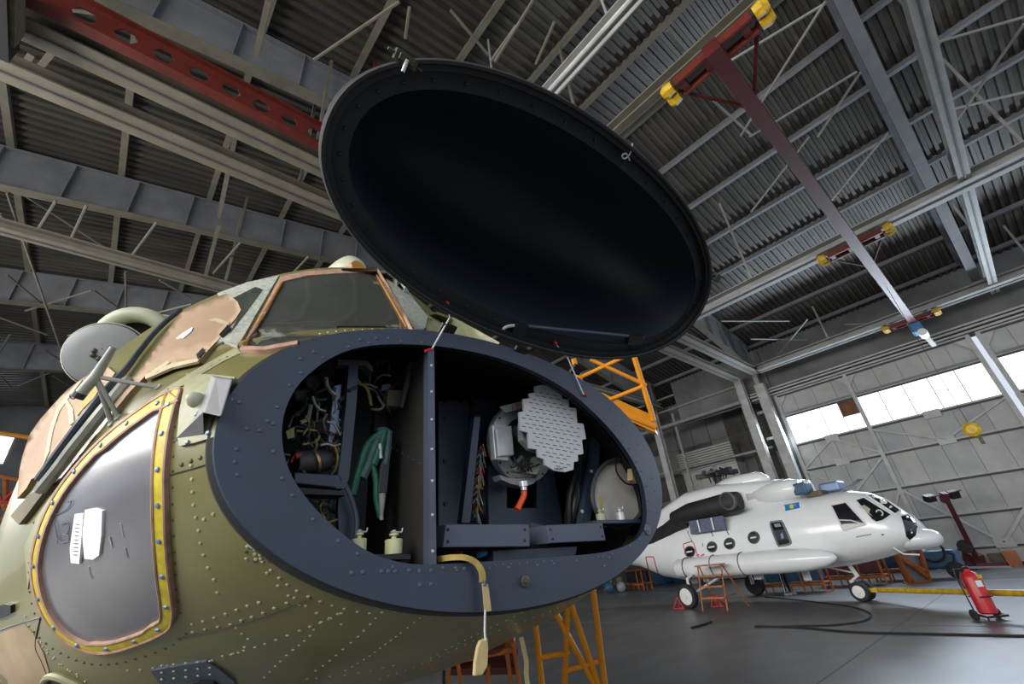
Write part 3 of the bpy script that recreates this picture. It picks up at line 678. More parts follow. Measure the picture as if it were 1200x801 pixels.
q = MB(); p = yp(615, 681, 1.14); q.lathe(p, (0, -1, 0), [(0, .017), (.004, .017), (.006, .012)], 16); q.lathe(p+Vector((-.006, -.002, 0)), (0, -1, 0), [(0, .007), (.02, .006)], 10); q.build('drain_plug', 'latch_green', ring)
p = yp(759, 620, 1.14); q = MB().lathe(p, (0, -1, 0), [(0, .022), (.003, .021)], 18); q.lathe(p, (0, -1, 0), [(0, .012), (.006, .010)], 12); q.build('drain_plug', 'frame_navy_light', ring)
# ---- hull rivets following the photo's rows
q = MB(); qd = MB()
def row(pts, pitch, r=.0052, dark=False):
    P_ = smooth_poly(pts, 8, False); acc = pitch; last = P_[0]
    for p in P_:
        acc += math.hypot(p[0]-last[0], p[1]-last[1]); last = p
        if acc >= pitch:
            s, nn = surf(*p, 0); (qd if dark else q).dome(s, nn, r, 6); acc = 0
row([(214, 518), (238, 505), (262, 498)], 10, .0055, True); row([(213, 544), (238, 535), (264, 527)], 9, .006, True)
row([(257, 546), (265, 560), (266, 577), (275, 594), (278, 605), (290, 613), (304, 635)], 12, .0055, True)
row([(224, 545), (226, 580), (228, 600), (232, 615), (234, 632), (238, 648), (243, 663), (250, 677), (254, 692), (261, 706)], 14, .005)
row([(260, 594), (250, 602), (239, 608), (230, 615)], 12, .005)
row([(205, 500), (203, 540), (202, 590), (204, 640), (207, 690), (212, 720)], 13, .004, True)
row([(225, 731), (240, 727), (255, 722), (270, 717), (285, 711), (305, 705)], 12, .0052); row([(226, 740), (250, 735), (270, 731), (287, 725), (305, 719), (336, 706)], 13, .0052)
row([(277, 735), (284, 742), (291, 748), (282, 763), (261, 768)], 9, .005); row([(249, 773), (262, 769), (281, 763), (302, 757), (327, 748), (355, 737), (388, 724), (402, 717)], 12, .0052)
row([(310, 793), (325, 778), (340, 764), (354, 753), (365, 743), (373, 731), (398, 718)], 8, .0048)
row([(370, 785), (385, 775), (400, 762), (418, 747), (432, 733), (450, 715), (470, 702)], 9, .0048); row([(405, 785), (430, 770), (455, 752), (478, 735), (496, 720), (505, 712)], 7, .0042)
row([(290, 640), (310, 660), (325, 675), (345, 690), (372, 703), (400, 712), (430, 718), (455, 716), (490, 714), (520, 716), (555, 714), (590, 713), (640, 706), (690, 696), (715, 688)], 12, .005)
row([(345, 700), (375, 720), (400, 731)], 14, .005); row([(300, 655), (330, 690), (360, 715)], 15, .005)
row([(505, 770), (530, 757), (560, 742), (590, 728), (615, 716), (645, 707)], 8, .0042); row([(445, 795), (480, 783), (520, 766), (560, 748), (600, 732), (640, 718), (670, 704)], 7, .004)
row([(360, 795), (420, 788), (470, 777)], 11, .0042)
row([(34, 733), (45, 745), (60, 758), (78, 768), (96, 775), (115, 778), (140, 776), (170, 768), (200, 756), (218, 742)], 9, .0048, True)
row([(30, 722), (38, 740), (52, 760), (70, 778), (95, 792)], 9, .0045); row([(48, 752), (62, 768), (80, 784), (100, 798)], 10, .0045); row([(150, 785), (170, 784), (190, 780), (215, 779)], 14, .0045)
row([(40, 612), (36, 640), (34, 670), (36, 700), (42, 722)], 11, .0042, True); row([(62, 580), (90, 546), (122, 513), (156, 484), (190, 460), (222, 446), (262, 420), (290, 413)], 9, .004, True)
row([(283, 415), (300, 412), (320, 407), (345, 399), (380, 390), (420, 386), (460, 385)], 9, .0042); row([(256, 348), (290, 334), (330, 322), (380, 317), (440, 315)], 11, .004, True)
for cx, cy in ((302, 636), (313, 650), (296, 650)):
    for k in range(5): s, nn = surf(cx+9*math.cos(k*1.256), cy+7*math.sin(k*1.256), 0); (qd if k % 2 else q).dome(s, nn, .005, 6)
for k in range(5):
    for j in range(3):
        s, nn = surf(192+k*14, 776+j*8-k*1.5, .008); q.dome(s, nn, .0042, 6)
stuff(q.build('rivets', 'rivet', heli, smooth=True)); stuff(qd.build('rivets', 'rivet_dark', heli, smooth=True))
# pitted repair spot beside the ring
s, nn = surf(298, 634, 0); MB().lathe(s, nn, [(0, .017), (.004, .016), (.002, .008)], 12).build('jack_point', 'aluminium', heli, smooth=True)
# lap seams
for pts in ([(200, 556), (232, 547), (263, 537)], [(208, 748), (250, 738), (300, 724), (345, 707), (365, 700)], [(0, 738), (20, 731), (48, 723)], [(60, 801), (50, 775), (42, 755), (48, 723)]):
    MB().tube([surf(x, y, .001)[0] for x, y in smooth_poly(pts, 4, False)], .0022, 5).build('panel_seam', 'rivet_dark', heli)
# sand camouflage patch, blue-grey underside plate, scoop, side vent
patch([(0, 742), (30, 731), (42, 745), (52, 765), (58, 785), (56, 800), (40, 812), (10, 812), (-10, 780)], 'sand_patch', 'sand', heli, .002, 4)
bp_ = patch([(178, 783), (200, 779), (243, 772), (258, 781), (275, 795), (280, 812), (196, 812), (188, 797)], 'belly_plate', 'frame_navy_light', heli, .006, 3)
patch([(222, 796), (235, 793), (252, 794), (258, 800), (240, 802), (226, 801)], 'recess', 'black', bp_, .012, 2)
q = MB(); q.tube([surf(x, y, .008)[0] for x, y in smooth_poly([(57, 803), (56, 794), (62, 789), (72, 790), (86, 796), (100, 803)], 4, False)], .010, 8); q.build('scoop_rim', 'olive_pale', heli, smooth=True)
patch([(60, 803), (60, 796), (64, 793), (74, 795), (92, 803)], 'scoop_mouth', 'black', heli, .004, 2)
patch([(-6, 712), (10, 706), (18, 707), (18, 716), (6, 722), (-6, 724)], 'side_vent', 'black', heli, .010, 2)
# landing gear and jack carrying the nose (below the frame)
g = MB(); g.tube([(XC, 3.6, 1.6), (XC, 3.6, .3)], .07, 12); leg_ = g.build('nose_leg', 'tube_grey', heli, smooth=True)
for s in (-.16, .16): MB().lathe((XC+s-.09, 3.6, .3), (1, 0, 0), [(0, .22), (.03, .3), (.15, .3), (.18, .22)], 24).build('tyre', 'rubber', leg_, smooth=True)
for s in (-.5, .5):
    g = MB(); g.tube([(XC+s, 7.6, 1.75), (XC+s, 7.6, .5)], .06, 10); g.box((XC+s, 7.6, .25), (.5, .5, .5)); g.build('rear_support', 'tube_grey', heli)
# ================================================================ NOSE BAY CONTENTS (parts of the green helicopter)
def bpoly(px, Yp, depth, name, m, parent, bevel=0.0):
    return MB().prism([yp(x, y, Yp) for x, y in px], (0, depth, 0)).build(name, m, parent, bevel=bevel)
def btube(px, Yp, r, n=6, dY=None):
    pts = smooth_poly([(x, y, (Yp if len(t) == 0 else t[0])) for x, y, *t in px], 4, False)
    return [yp(x, y, Yq) for x, y, Yq in pts]
post = MB().box((.706, 1.175, 2.37), (.024, .03, .67)).build('divider_post', 'frame_navy_light', heli)
q = MB()
for k in range(7): q.dome((.706, 1.159, 2.07+k*.095), (0, -1, 0), .005, 7)
stuff(q.build('rivets', 'aluminium', post, smooth=True))
dv = MB().box((.716, 1.41, 2.37), (.008, .44, .68)).build('divider_panel', 'bay_brown', heli)
q = MB()
for k in range(9): q.dome((.711, 1.24+k*.04, 2.33+k*.02), (-1, 0, 0), .004, 6)
stuff(q.build('rivets', 'frame_navy_light', dv))
bpoly([(514, 470), (583, 466), (583, 640), (514, 640)], 1.62, .01, 'back_panel', 'frame_navy', heli)
for pts in ([(552, 462), (557, 462), (557, 610), (552, 610)],): bpoly(pts, 1.60, .015, 'back_stiffener', 'bay_black', heli)
q = MB()
for x, y in ((521, 470), (521, 490), (521, 540), (574, 485), (540, 470), (522, 590)): q.lathe(yp(x, y, 1.618), (0, -1, 0), [(0, .009), (.004, .008)], 8)
stuff(q.build('bolt_holes', 'black', heli))
# wiring ladder at the left of the radar
lad = bpoly([(556, 488), (563, 488), (551, 612), (541, 612)], 1.40, .03, 'loom_channel', 'frame_navy', heli)
q2 = {'wire_red': MB(), 'wire_teal': MB(), 'wire_yellow': MB(), 'wire_white': MB()}
rr = random.Random(5)
for k in range(46):
    y = 525+k*1.85; x0 = 564-(y-500)*.085+rr.uniform(-3, 2)
    q2[rr.choice(list(q2))].tube([yp(x0, y, 1.41), yp(x0+4, y-5, 1.39), yp(x0+6+rr.uniform(-2, 2), y+rr.uniform(0, 10), 1.40)], .0022, 4)
for k, b_ in q2.items(): stuff(b_.build('loom_wires', k, lad))
# ---- radar
radar = empty('radar', yp(612, 560, 1.40)); radar.parent = heli; radar.location = Vector(radar.location)-ORG[heli.name]; ORG[radar.name] = yp(612, 560, 1.40)
radar['label'] = 'silver weather radar with slotted flat antenna plate'
pedp = [(572, 548), (590, 560), (634, 560), (650, 548), (660, 612), (574, 612)]
ped = MB(); hole = [(594, 562), (629, 562), (629, 594), (625, 596), (597, 596), (594, 592)]
ped.ring([yp(x, y, 1.52) for x, y in [(573, 545), (648, 545), (652, 570), (660, 616), (573, 616), (572, 580)]], [yp(x, y, 1.52) for x, y in [(594, 562), (629, 562), (629, 578), (629, 595), (594, 595), (594, 578)]], (0, .02, 0))
ped.build('pedestal', 'frame_navy', radar)
dc = yp(611, 519, 1.46); da = Vector((-.10, -1, -.12)).normalized()
MB().lathe(dc, da, [(-.02, .178), (0, .182), (.02, .178), (.024, .160), (.03, .150), (.03, .115), (.0, .11)], 40, cap1=False).build('drum', 'aluminium', radar, smooth=True)
MB().lathe(dc+da*.0, da, [(0, .112), (.002, .001)], 24, cap0=False, cap1=False).build('drum_face', 'bay_grey', radar)
q = MB(); uu = da.cross(Vector((0, 0, 1))).normalized(); vv = da.cross(uu)
for k in range(20): a = k*math.pi/10; q.dome(dc+da*.026+(uu*math.cos(a)+vv*math.sin(a))*.168, da, .005, 6)
stuff(q.build('drum_bolts', 'slot_dark', radar))
bpoly([(577, 497), (594, 495), (597, 540), (580, 538)], 1.40, .03, 'motor_housing', 'steel_bright', radar, .006)
bpoly([(581, 502), (600, 498), (603, 533), (584, 535)], 1.385, .03, 'motor_cover', 'aluminium', radar, .006)
q = MB(); q.tube([yp(604, 505, 1.38), yp(625, 500, 1.36)], .022, 10); q.tube([yp(612, 535, 1.36), yp(600, 548, 1.38)], .010, 8); q.build('gimbal', 'bay_grey', radar, smooth=True)
bpoly([(611, 495), (620, 487), (636, 512), (634, 530), (622, 526), (612, 515)], 1.33, .03, 'gimbal_bracket', 'drum_grey', radar, .004)
bpoly([(601, 549), (630, 533), (637, 540), (630, 556), (604, 552)], 1.36, .03, 'gimbal_arm', 'tube_grey', radar, .004)
q = MB(); rr = random.Random(9)
for k in range(14): q.tube([yp(600+rr.uniform(-3, 25), 545+rr.uniform(-10, 8), 1.35), yp(606+rr.uniform(-3, 20), 543+rr.uniform(-8, 10), 1.33), yp(612+rr.uniform(0, 20), 548+rr.uniform(-6, 6), 1.36)], .003, 4)
stuff(q.build('cables', 'slot_dark', radar))
bpoly([(585, 556), (598, 560), (628, 560), (632, 552), (626, 566), (616, 570), (600, 567), (588, 562)], 1.40, .05, 'lower_bracket', 'drum_grey', radar, .004)
MB().lathe(yp(613, 564, 1.38), (0, 0, -1), [(0, .02), (.02, .02), (.022, .013), (.035, .013)], 12).build('hose_fitting', 'steel_bright', radar, smooth=True)
MB().tube(btube([(614, 573), (614, 580), (611, 587), (606, 597)], 1.385, .012), .0125, 10).build('hose', 'hose_orange', radar, smooth=True)
Z = lambda x, y: (490+x/4, 390+y/4)
PL = [Z(*p) for p in [(547, 250), (575, 243), (605, 245), (640, 258), (672, 285), (676, 307), (705, 313), (708, 348), (741, 352), (746, 421), (775, 425), (787, 496), (768, 500), (775, 566), (749, 570), (750, 600), (730, 604), (728, 640), (690, 651), (640, 645), (597, 620), (592, 592), (564, 582), (558, 545), (520, 540), (516, 466), (478, 456), (474, 371), (497, 366), (493, 309), (525, 306), (521, 283), (549, 279)]]
pn = Vector((-.16, -1, -.10)).normalized(); pp0 = yp(651, 503, 1.27)
pl = MB().prism([plane_hit(x, y, pp0, pn) for x, y in PL], -pn*.012).build('antenna_plate', 'plate_grey', radar)
q = MB(); q.tube([pp0-pn*.02, dc+da*.05], .03, 10); q.build('plate_boss', 'bay_grey', radar)
def inside(p, poly):
    c = False
    for i in range(len(poly)):
        a, b2 = poly[i-1], poly[i]
        if (a[1] > p[1]) != (b2[1] > p[1]) and p[0] < (b2[0]-a[0])*(p[1]-a[1])/(b2[1]-a[1])+a[0]: c = not c
    return c
q = MB()
for j in range(-2, 22):
    for i in range(-4, 16):
        x, y = 480+i*32+(j % 2)*15, 262+j*19.5+i*6-(40 if False else 0)
        a, c = Z(x-9, y-2), Z(x+9, y+2)
        if all(inside(p, PL) for p in (Z(x-17, y-8), Z(x+17, y-8), Z(x+17, y+9), Z(x-17, y+9))):
            A, B = plane_hit(*a, pp0, pn), plane_hit(*c, pp0, pn); q.bar(A+pn*.0004, B+pn*.0004, -.001+.0052, .0012, pn.cross(B-A))
stuff(q.build('slots', 'slot_dark', pl))
q = MB()
for sx in range(3):
    x = 645+sx*14; q.ring([plane_hit(*Z(x+a, 636+b), pp0, pn) for a, b in ((-6, -5), (6, -4), (6, 6), (-6, 5))], [plane_hit(*Z(x+a, 636+b), pp0, pn) for a, b in ((-4, -3), (4, -2), (4, 4), (-4, 3))], pn*.001)
q.build('maker_mark', 'slot_dark', pl)
q = MB(); L17 = lambda x, y: yp(*Z(x, y), 1.365)
for s in ([(442, 336), (441, 356)], [(441, 356), (448, 356)], [(453, 335), (468, 334), (462, 357)]): q.tube([L17(*p) for p in s], .0022, 4)
bpoly([Z(385, 345), Z(497, 316), Z(497, 352), Z(410, 372)], 1.37, .01, 'top_cover', 'drum_grey', radar)
q.build('red_number', 'radar_red', radar)
# pillar, brackets and folded cover right of the radar
pil = bpoly([(696, 508), (702, 511), (703, 530), (700, 562), (691, 613), (681, 613), (689, 566), (694, 535)], 1.36, .03, 'pillar', 'frame_navy', heli)
q = MB()
for x, y in ((700, 513), (693, 552), (682, 599)): q.lathe(yp(x, y, 1.357), (0, -1, 0), [(0, .009), (.005, .008), (.006, .004)], 10)
q.build('bolts', 'aluminium', pil)
bpoly([(672, 452), (681, 456), (683, 500), (678, 500)], 1.34, .02, 'hanger_bracket', 'frame_navy', heli)
q = MB(); rr = random.Random(2)
for k in range(10):
    x = 672+k*3; q.tube(btube([(x-2, 470+k*2, 1.44), (x+6, 505, 1.40+rr.uniform(-.02, .02)), (x+rr.uniform(-4, 4), 545, 1.42), (x-2+rr.uniform(-3, 3), 580, 1.40), (x-6, 616, 1.43)], 1.42, .02), [.012+.008*abs(math.sin(k+j*.5)) for j in range(17)], 8)
q.build('canvas_cover', 'black', heli, smooth=True)
# lightening hole at the far right with beige blank behind a dark rim
ov = [(725+29*math.cos(2*math.pi*k/36), 578-38*math.sin(2*math.pi*k/36)) for k in range(36)]
hb_ = MB().prism([yp(x, y, 1.31) for x, y in ov], (0, .01, 0)).build('hatch_blank', 'hole_beige', heli)
MB().tube([yp(725+31*math.cos(2*math.pi*k/36), 578-40*math.sin(2*math.pi*k/36), 1.30) for k in range(36)], .010, 8, closed=True).build('hatch_rim', 'bay_grey', hb_, smooth=True)
bpoly([(702, 582), (704, 580), (708, 600), (712, 618), (707, 616)], 1.307, .003, 'stain', 'strap_gold', hb_)
MB().tube(btube([(722, 537), (722, 550), (727, 560), (736, 567), (747, 567)], 1.26, .004), .0045, 6).build('cable', 'black', heli, smooth=True)
bpoly([(741, 548), (750, 547), (752, 556), (748, 566), (741, 562)], 1.22, .03, 'junction_box', 'tag_tan', heli, .003)
sh = bpoly([(699, 609), (752, 608), (753, 612), (699, 613)], 1.20, .10, 'shelf', 'frame_navy', heli)
def mount(x, y, Yp, r, h, m, parent):
    p = yp(x, y, Yp); a = MB().lathe(p, (0, 0, 1), [(0, r), (h*.75, r*1.02), (h*.8, r*.9), (h*.8, r*.3), (h, r*.3), (h, r*.55), (h*1.1, r*.55), (h*1.12, r*.22), (h*1.3, r*.22)], 18).build('shock_mount', m, parent, smooth=True)
    MB().tube([p+Vector((-r*.5, -.004, h*1.18)), p+Vector((r*.9, -.004, h*1.16)), p+Vector((r*1.0, -.004, h*1.38))], .0025, 5).build('lock_wire', 'aluminium', a)
mount(728, 609, 1.25, .020, .040, 'aluminium', heli); mount(705, 611, 1.27, .020, .040, 'drum_cream', heli)
mount(420, 648, 1.27, .020, .046, 'mount_cream', heli); mount(461, 649, 1.24, .024, .048, 'mount_cream', heli)
bpoly([(428, 649), (481, 649), (481, 655), (440, 655)], 1.19, .10, 'shelf', 'bay_black', heli)
# channel boxes on the sill
b1 = MB(); fr = [yp(x, y, 1.20) for x, y in ((523, 614), (620, 614), (621, 640), (519, 641))]; b1.prism(fr, (-.02, .10, 0)); b1 = b1.build('sill_box', 'frame_navy_light', heli, bevel=.002)
q = MB()
for x, y in ((525, 620), (525, 634), (615, 620), (615, 633)): q.dome(yp(x, y, 1.199), (0, -1, 0), .005, 7)
stuff(q.build('rivets', 'bay_black', b1))
b2_ = MB(); fr = [yp(x, y, 1.20) for x, y in ((641, 615), (706, 612), (710, 633), (645, 636))]; b2_.prism(fr, (-.02, .10, 0)); b2_ = b2_.build('sill_box', 'frame_navy_light', heli, bevel=.002)
q = MB()
for x, y in ((645, 620), (648, 631), (704, 617), (706, 628)): q.dome(yp(x, y, 1.199), (0, -1, 0), .0045, 7)
stuff(q.build('rivets', 'bay_black', b2_))
bpoly([(578, 645), (676, 640), (674, 652), (578, 657)], 1.25, .06, 'sill_block', 'frame_navy', heli)
bpoly([(622, 612), (640, 616), (644, 640), (622, 642)], 1.30, .02, 'pedestal_foot', 'bay_grey', heli)
q = MB()
for x, y, m_ in ((560, 648, 0), (566, 646, 1), (535, 647, 2)): q.tube([yp(x, y, 1.3), yp(x+6, y+2, 1.28)], .008, 8)
q.build('connector', 'wire_red', heli)
MB().tube([yp(569, 648, 1.27), yp(561, 650, 1.26)], .009, 8).build('connector', 'hoist_blue', heli)
# left avionics compartment
rk = MB(); P4 = lambda px, Yp: [yp(x, y, Yp) for x, y in px]
rk.prism(P4([(409, 424), (420, 424), (418, 470), (409, 560), (404, 572), (394, 572), (401, 520), (406, 470)], 1.30), (0, .03, 0)); rack = rk.build('rack_post', 'frame_navy', heli)
bpoly([(345, 553), (398, 556), (404, 560), (401, 572), (345, 566)], 1.30, .05, 'rack_beam', 'frame_navy', heli, .003)
bpoly([(396, 421), (430, 422), (437, 430), (437, 436), (428, 428), (396, 427)], 1.30, .04, 'rack_top', 'bay_grey', heli)
bpoly([(340, 570), (402, 575), (405, 580), (342, 578)], 1.26, .06, 'rack_rail', 'bay_black', heli)
bpoly([(398, 566), (404, 568), (418, 600), (414, 645), (398, 640), (396, 600)], 1.34, .02, 'rack_gusset', 'frame_navy', heli)
MB().tube(btube([(401, 560), (412, 585), (418, 610), (415, 640)], 1.31, .01), .007, 8).build('conduit', 'frame_navy_light', heli, smooth=True)
MB().tube([yp(345, 542, 1.34), yp(384, 539, 1.36)], .032, 16).build('blower_motor', 'bay_grey', heli, smooth=True)
MB().tube([yp(367.5, 541, 1.345), yp(370.5, 540, 1.345)], .0345, 16).build('motor_band', 'brass', heli, smooth=True)
a0, a1 = yp(380, 540, 1.36), yp(388, 540, 1.37); ax2 = (a1-a0).normalized(); u2 = ax2.cross(Vector((0, 0, 1))).normalized(); v2 = ax2.cross(u2)
q = MB()
for t in range(3):
    cc = a0+ax2*(.012*t); q.tube([cc+(u2*math.cos(k*.314)+v2*math.sin(k*.314))*.055 for k in range(20)], .004, 6, closed=True)
q.build('coil_rings', 'wire_yellow', heli, smooth=True)
bpoly([(392, 452), (400, 450), (396, 500), (388, 520), (385, 516)], 1.33, .015, 'blue_bracket', 'screw_blue', heli)
MB().tube([yp(346, 535, 1.30), yp(352, 533, 1.30)], .007, 8).build('red_plug', 'wire_red', heli)
q2 = {'wire_yellow': MB(), 'wire_white': MB(), 'bay_grey': MB(), 'wire_teal': MB(), 'tube_grey': MB(), 'wire_red': MB()}
rr = random.Random(12)
def clutter(x0, y0, x1, y1, n, ln, r, keys, Ya=1.30, Yb=1.5):
    for k in range(n):
        x, y = rr.uniform(x0, x1), rr.uniform(y0, y1); a = rr.uniform(0, 6.28); Yq = rr.uniform(Ya, Yb)
        pts = [(x, y, Yq)]
        for j in range(3):
            a += rr.uniform(-.9, .9); x += ln*math.cos(a); y += ln*math.sin(a); pts.append((x, y, Yq+rr.uniform(-.02, .02)))
        q2[rr.choice(keys)].tube([yp(*p) for p in smooth_poly(pts, 3, False)], r, 5)
clutter(345, 475, 400, 520, 26, 8, .0035, ['wire_yellow', 'tube_grey', 'bay_grey', 'wire_white'])
clutter(350, 440, 400, 480, 16, 9, .006, ['bay_grey', 'tube_grey', 'bay_grey'])
clutter(345, 578, 395, 625, 30, 8, .0032, ['tube_grey', 'bay_grey', 'wire_white', 'wire_yellow'])
clutter(338, 500, 352, 550, 12, 6, .004, ['wire_teal', 'tube_grey', 'bay_grey', 'wire_red'])
clutter(420, 430, 470, 500, 16, 10, .004, ['bay_grey', 'tube_grey', 'bay_grey'], 1.35, 1.55)
clutter(390, 490, 402, 550, 22, 4, .003, ['wire_yellow', 'wire_red', 'brass' if False else 'wire_white'], 1.32, 1.36)
for k, b_ in q2.items():
    if b_.v: stuff(b_.build('loose_wiring', k, heli))
for x, y, s in ((382, 432, 10), (366, 446, 9), (352, 462, 8), (378, 500, 9)):
    bpoly([(x-s, y-s*.6), (x+s, y-s), (x+s*1.1, y+s*.6), (x-s*.6, y+s)], 1.42, .05, 'instrument_box', 'bay_grey', heli, .004)
bpoly([(335, 505), (345, 500), (345, 512), (337, 514)], 1.30, .01, 'yellow_plug', 'wire_yellow', heli)
# green loom and silver connector
for pts, r, m_ in (([(448, 506), (432, 520), (422, 545), (415, 570), (413, 580)], .012, 'wire_green'), ([(446, 508), (438, 525), (430, 548), (424, 560)], .015, 'wire_teal'), ([(450, 505), (444, 525), (436, 545)], .016, 'wire_green'),
                   ([(434, 538), (440, 560), (441, 585), (446, 606)], .009, 'wire_green'), ([(455, 506), (454, 525), (451, 545)], .013, 'wire_teal'), ([(442, 505), (450, 503), (458, 508)], .010, 'wire_teal')):
    MB().tube(btube(pts, 1.34, .01), r, 8).build('cable_loom', m_, heli, smooth=True)
bpoly([(447, 543), (457, 542), (454, 577), (443, 577)], 1.33, .03, 'connector_block', 'bay_grey', heli, .003)
MB().tube([yp(448, 578, 1.33), yp(447, 604, 1.33)], [.012, .006], 10).build('connector_tail', 'tube_grey', heli, smooth=True)
MB().tube([yp(447, 604, 1.33), yp(447, 609, 1.33)], .006, 8).build('connector_tip', 'drum_cream', heli)
MB().tube([yp(445, 520, 1.33), yp(446, 537, 1.33)], .007, 8).build('connector_tip', 'aluminium', heli)
bpoly([(455, 456), (472, 457), (470, 476), (453, 475)], 1.36, .04, 'relay_box', 'brown_cloth', heli, .003)
bpoly([(448, 450), (458, 449), (458, 457), (447, 458)], 1.40, .04, 'blue_plug', 'screw_blue', heli, .003)
bpoly([(480, 424), (483, 424), (480, 450), (472, 478), (469, 476), (474, 450)], 1.30, .01, 'support_blade', 'bay_brown', heli)
MB().tube(btube([(418, 448), (430, 455), (435, 475)], 1.36, .01), .006, 6).build('cable', 'wire_yellow', heli, smooth=True)
bpoly([(440, 475), (463, 480), (460, 500), (438, 505)], 1.50, .02, 'inner_panel', 'bay_grey', heli)
# ================================================================ OPEN RADOME LID
PH = -.592; LC = Vector((1.113, .787, 3.058)); LA, LB, LN = .937, .419, 2.156
E1 = Vector((1, 0, 0)); E2 = Vector((0, math.cos(PH), math.sin(PH))); EN = E1.cross(E2)
if EN.z < 0: EN = -EN
def oval(s, h, n=96, sb=None):
    out = []
    for k in range(n):
        t = 2*math.pi*k/n; c, d = math.cos(t), math.sin(t)
        out.append(LC+E1*(math.copysign(abs(c)**(2/LN), c)*(LA-s))+E2*(math.copysign(abs(d)**(2/LN), d)*(LB-(s if sb is None else sb)))+EN*h)
    return out
lid = thing('radome_lid', 'black oval radome cover hinged wide open above the helicopter nose', 'radome', LC)
rim = MB(); rim.ring(oval(0, 0), oval(.028, 0), EN*.03); rim = rim.build('rim', 'lid_rim', lid)
MB().ring(oval(.028, .022), oval(.075, .022), EN*.008).build('inner_flange', 'lid_rim', lid)
MB().tube(oval(.006, -.004), .008, 6, closed=True).build('edge_seal', 'rubber', lid, smooth=True)
q = MB(); A_, B_ = oval(.052, .018, 40), None
for p in A_: q.dome(p, -EN, .0055, 7)
stuff(q.build('rivets', 'lid_rim', lid))
dome = []
for i in range(12):
    t = i/11*math.pi/2; s = 1-math.cos(t)**.8 if i < 11 else .97
    dome.append(oval(.075+s*(LA-.08), .03+.62*math.sin(t), 96, .075+s*(LB-.08)))
q = MB(); q.loft(dome, False, True); q.build('dome_inside', 'lid_black', lid, smooth='all')
out_d = []
for i in range(12):
    t = i/11*math.pi/2; s = 1-math.cos(t)**.8 if i < 11 else .97
    out_d.append(oval(.004+s*(LA-.01), .03+.70*math.sin(t), 96, .004+s*(LB-.01)))
q = MB(); q.loft(out_d, False, True); q.build('dome_outside', 'frame_navy', lid, smooth='all')
def lidp(x, y, h=0): return plane_hit(x, y, LC-EN*h, EN)
# latch at the top, latch at the right, stay rod, bonding leads
p = lidp(475, 70); q = MB(); q.bar(p-E1*.03, p+E1*.03, .026, .022, EN); q.bar(p-E1*.02, p+E1*.02, .015, .04, EN); q.tube([p-E1*.048, p+E1*.048], .0045, 8); la = q.build('latch', 'latch_green', lid, bevel=.003)
MB().tube([p-EN*.02, p-EN*.025+E2*.03], .005, 8).build('latch_pin', 'aluminium', la)
p = lidp(839, 325); q = MB(); q.bar(p-E2*.02, p+E2*.02, .04, .025, EN); q.tube([p-E1*.02, p+E1*.03], .007, 8); q.build('latch', 'latch_green', lid)
st = MB(); st.tube([lidp(619, 382, -.015), lidp(754, 395, -.015)], .0075, 8); st = st.build('stay_rod', 'frame_navy_light', lid, smooth=True)
MB().tube([lidp(x, y, -.012) for x, y in smooth_poly([(590, 391), (590, 385), (596, 382), (606, 381)], 3, False)], .007, 8).build('hook_end', 'aluminium', st)
for pts in ([(604, 380), (619, 382), (615, 398), (598, 398)], [(738, 393), (755, 394), (752, 404), (736, 404)]):
    MB().prism([lidp(x, y, -.005) for x, y in pts], EN*.03).build('rod_bracket', 'lid_rim', st)
MB().tube([lidp(x, y, .004) for x, y in smooth_poly([(741, 168), (740, 176), (736, 183), (731, 186), (729, 182), (734, 180), (738, 188)], 3, False)], .0028, 5).build('tie_wire', 'string', lid)
for a, mid, e, cap0, cap1 in (((525, 356), (527, 372), (506, 409), (523, 353), (498, 411)), ((652, 404), (665, 418), (684, 462), (650, 400), (688, 463))):
    pts = [lidp(*a, -.01), (lidp(*mid, .01)+yp(*mid, 1.13))/2, yp(*e, 1.135)]
    ld = MB(); ld.tube(pts, .003, 5); ld = ld.build('bonding_lead', 'string', lid)
    MB().tube([lidp(*cap0, -.012), lidp(*a, -.01)], .006, 6).build('lead_cap', 'red_paint', ld); MB().tube([yp(*e, 1.135), yp(*cap1, 1.135)], .005, 6).build('lead_cap', 'red_paint', ld)
for t in (-.35, 0, .35): MB().bar((LC.x+t, 1.125, 2.80), (LC.x+t, 1.165, 2.775), .06, .012).build('hinge', 'lid_rim', lid)
# ================================================================ HANGING TAGS
tg = thing('warning_tag', 'tan paper tags on a gold strap hanging over the bay sill', 'tag', yp(560, 661, 1.13))
def ribbon(px, Yp, wpx, name, m, parent):
    q = MB(); P_ = smooth_poly(px, 5, False); A = []; B = []
    for i, p in enumerate(P_):
        t0, t1 = P_[max(i-1, 0)], P_[min(i+1, len(P_)-1)]; L = math.hypot(t1[0]-t0[0], t1[1]-t0[1]) or 1; nx, ny = -(t1[1]-t0[1])/L, (t1[0]-t0[0])/L
        Yq = p[2] if len(p) > 2 else Yp
        A.append(yp(p[0]+nx*wpx/2, p[1]+ny*wpx/2, Yq)); B.append(yp(p[0]-nx*wpx/2, p[1]-ny*wpx/2, Yq))
    q.loft([[a, b_, b_+Vector((0, .003, 0)), a+Vector((0, .003, 0))] for a, b_ in zip(A, B)], True, True); return q.build(name, m, parent)
ribbon([(513, 655, 1.19), (527, 653, 1.15), (545, 653, 1.125), (558, 659, 1.12), (565, 670, 1.12), (566, 682, 1.12)], 1.12, 7, 'strap', 'strap_gold', tg)
MB().prism([yp(x, y, 1.115) for x, y in ((565, 683), (572, 684), (576, 715), (568, 717))], (0, .002, 0)).build('tag_card', 'tag_tan', tg)
MB().tube([yp(568, 680, 1.114), yp(568, 686, 1.113)], .004, 6).build('eyelet', 'ink', tg)
MB().tube([yp(568.5, 714, 1.112), yp(568, 740, 1.112), yp(569, 750, 1.112)], .0028, 5).build('string', 'string', tg)
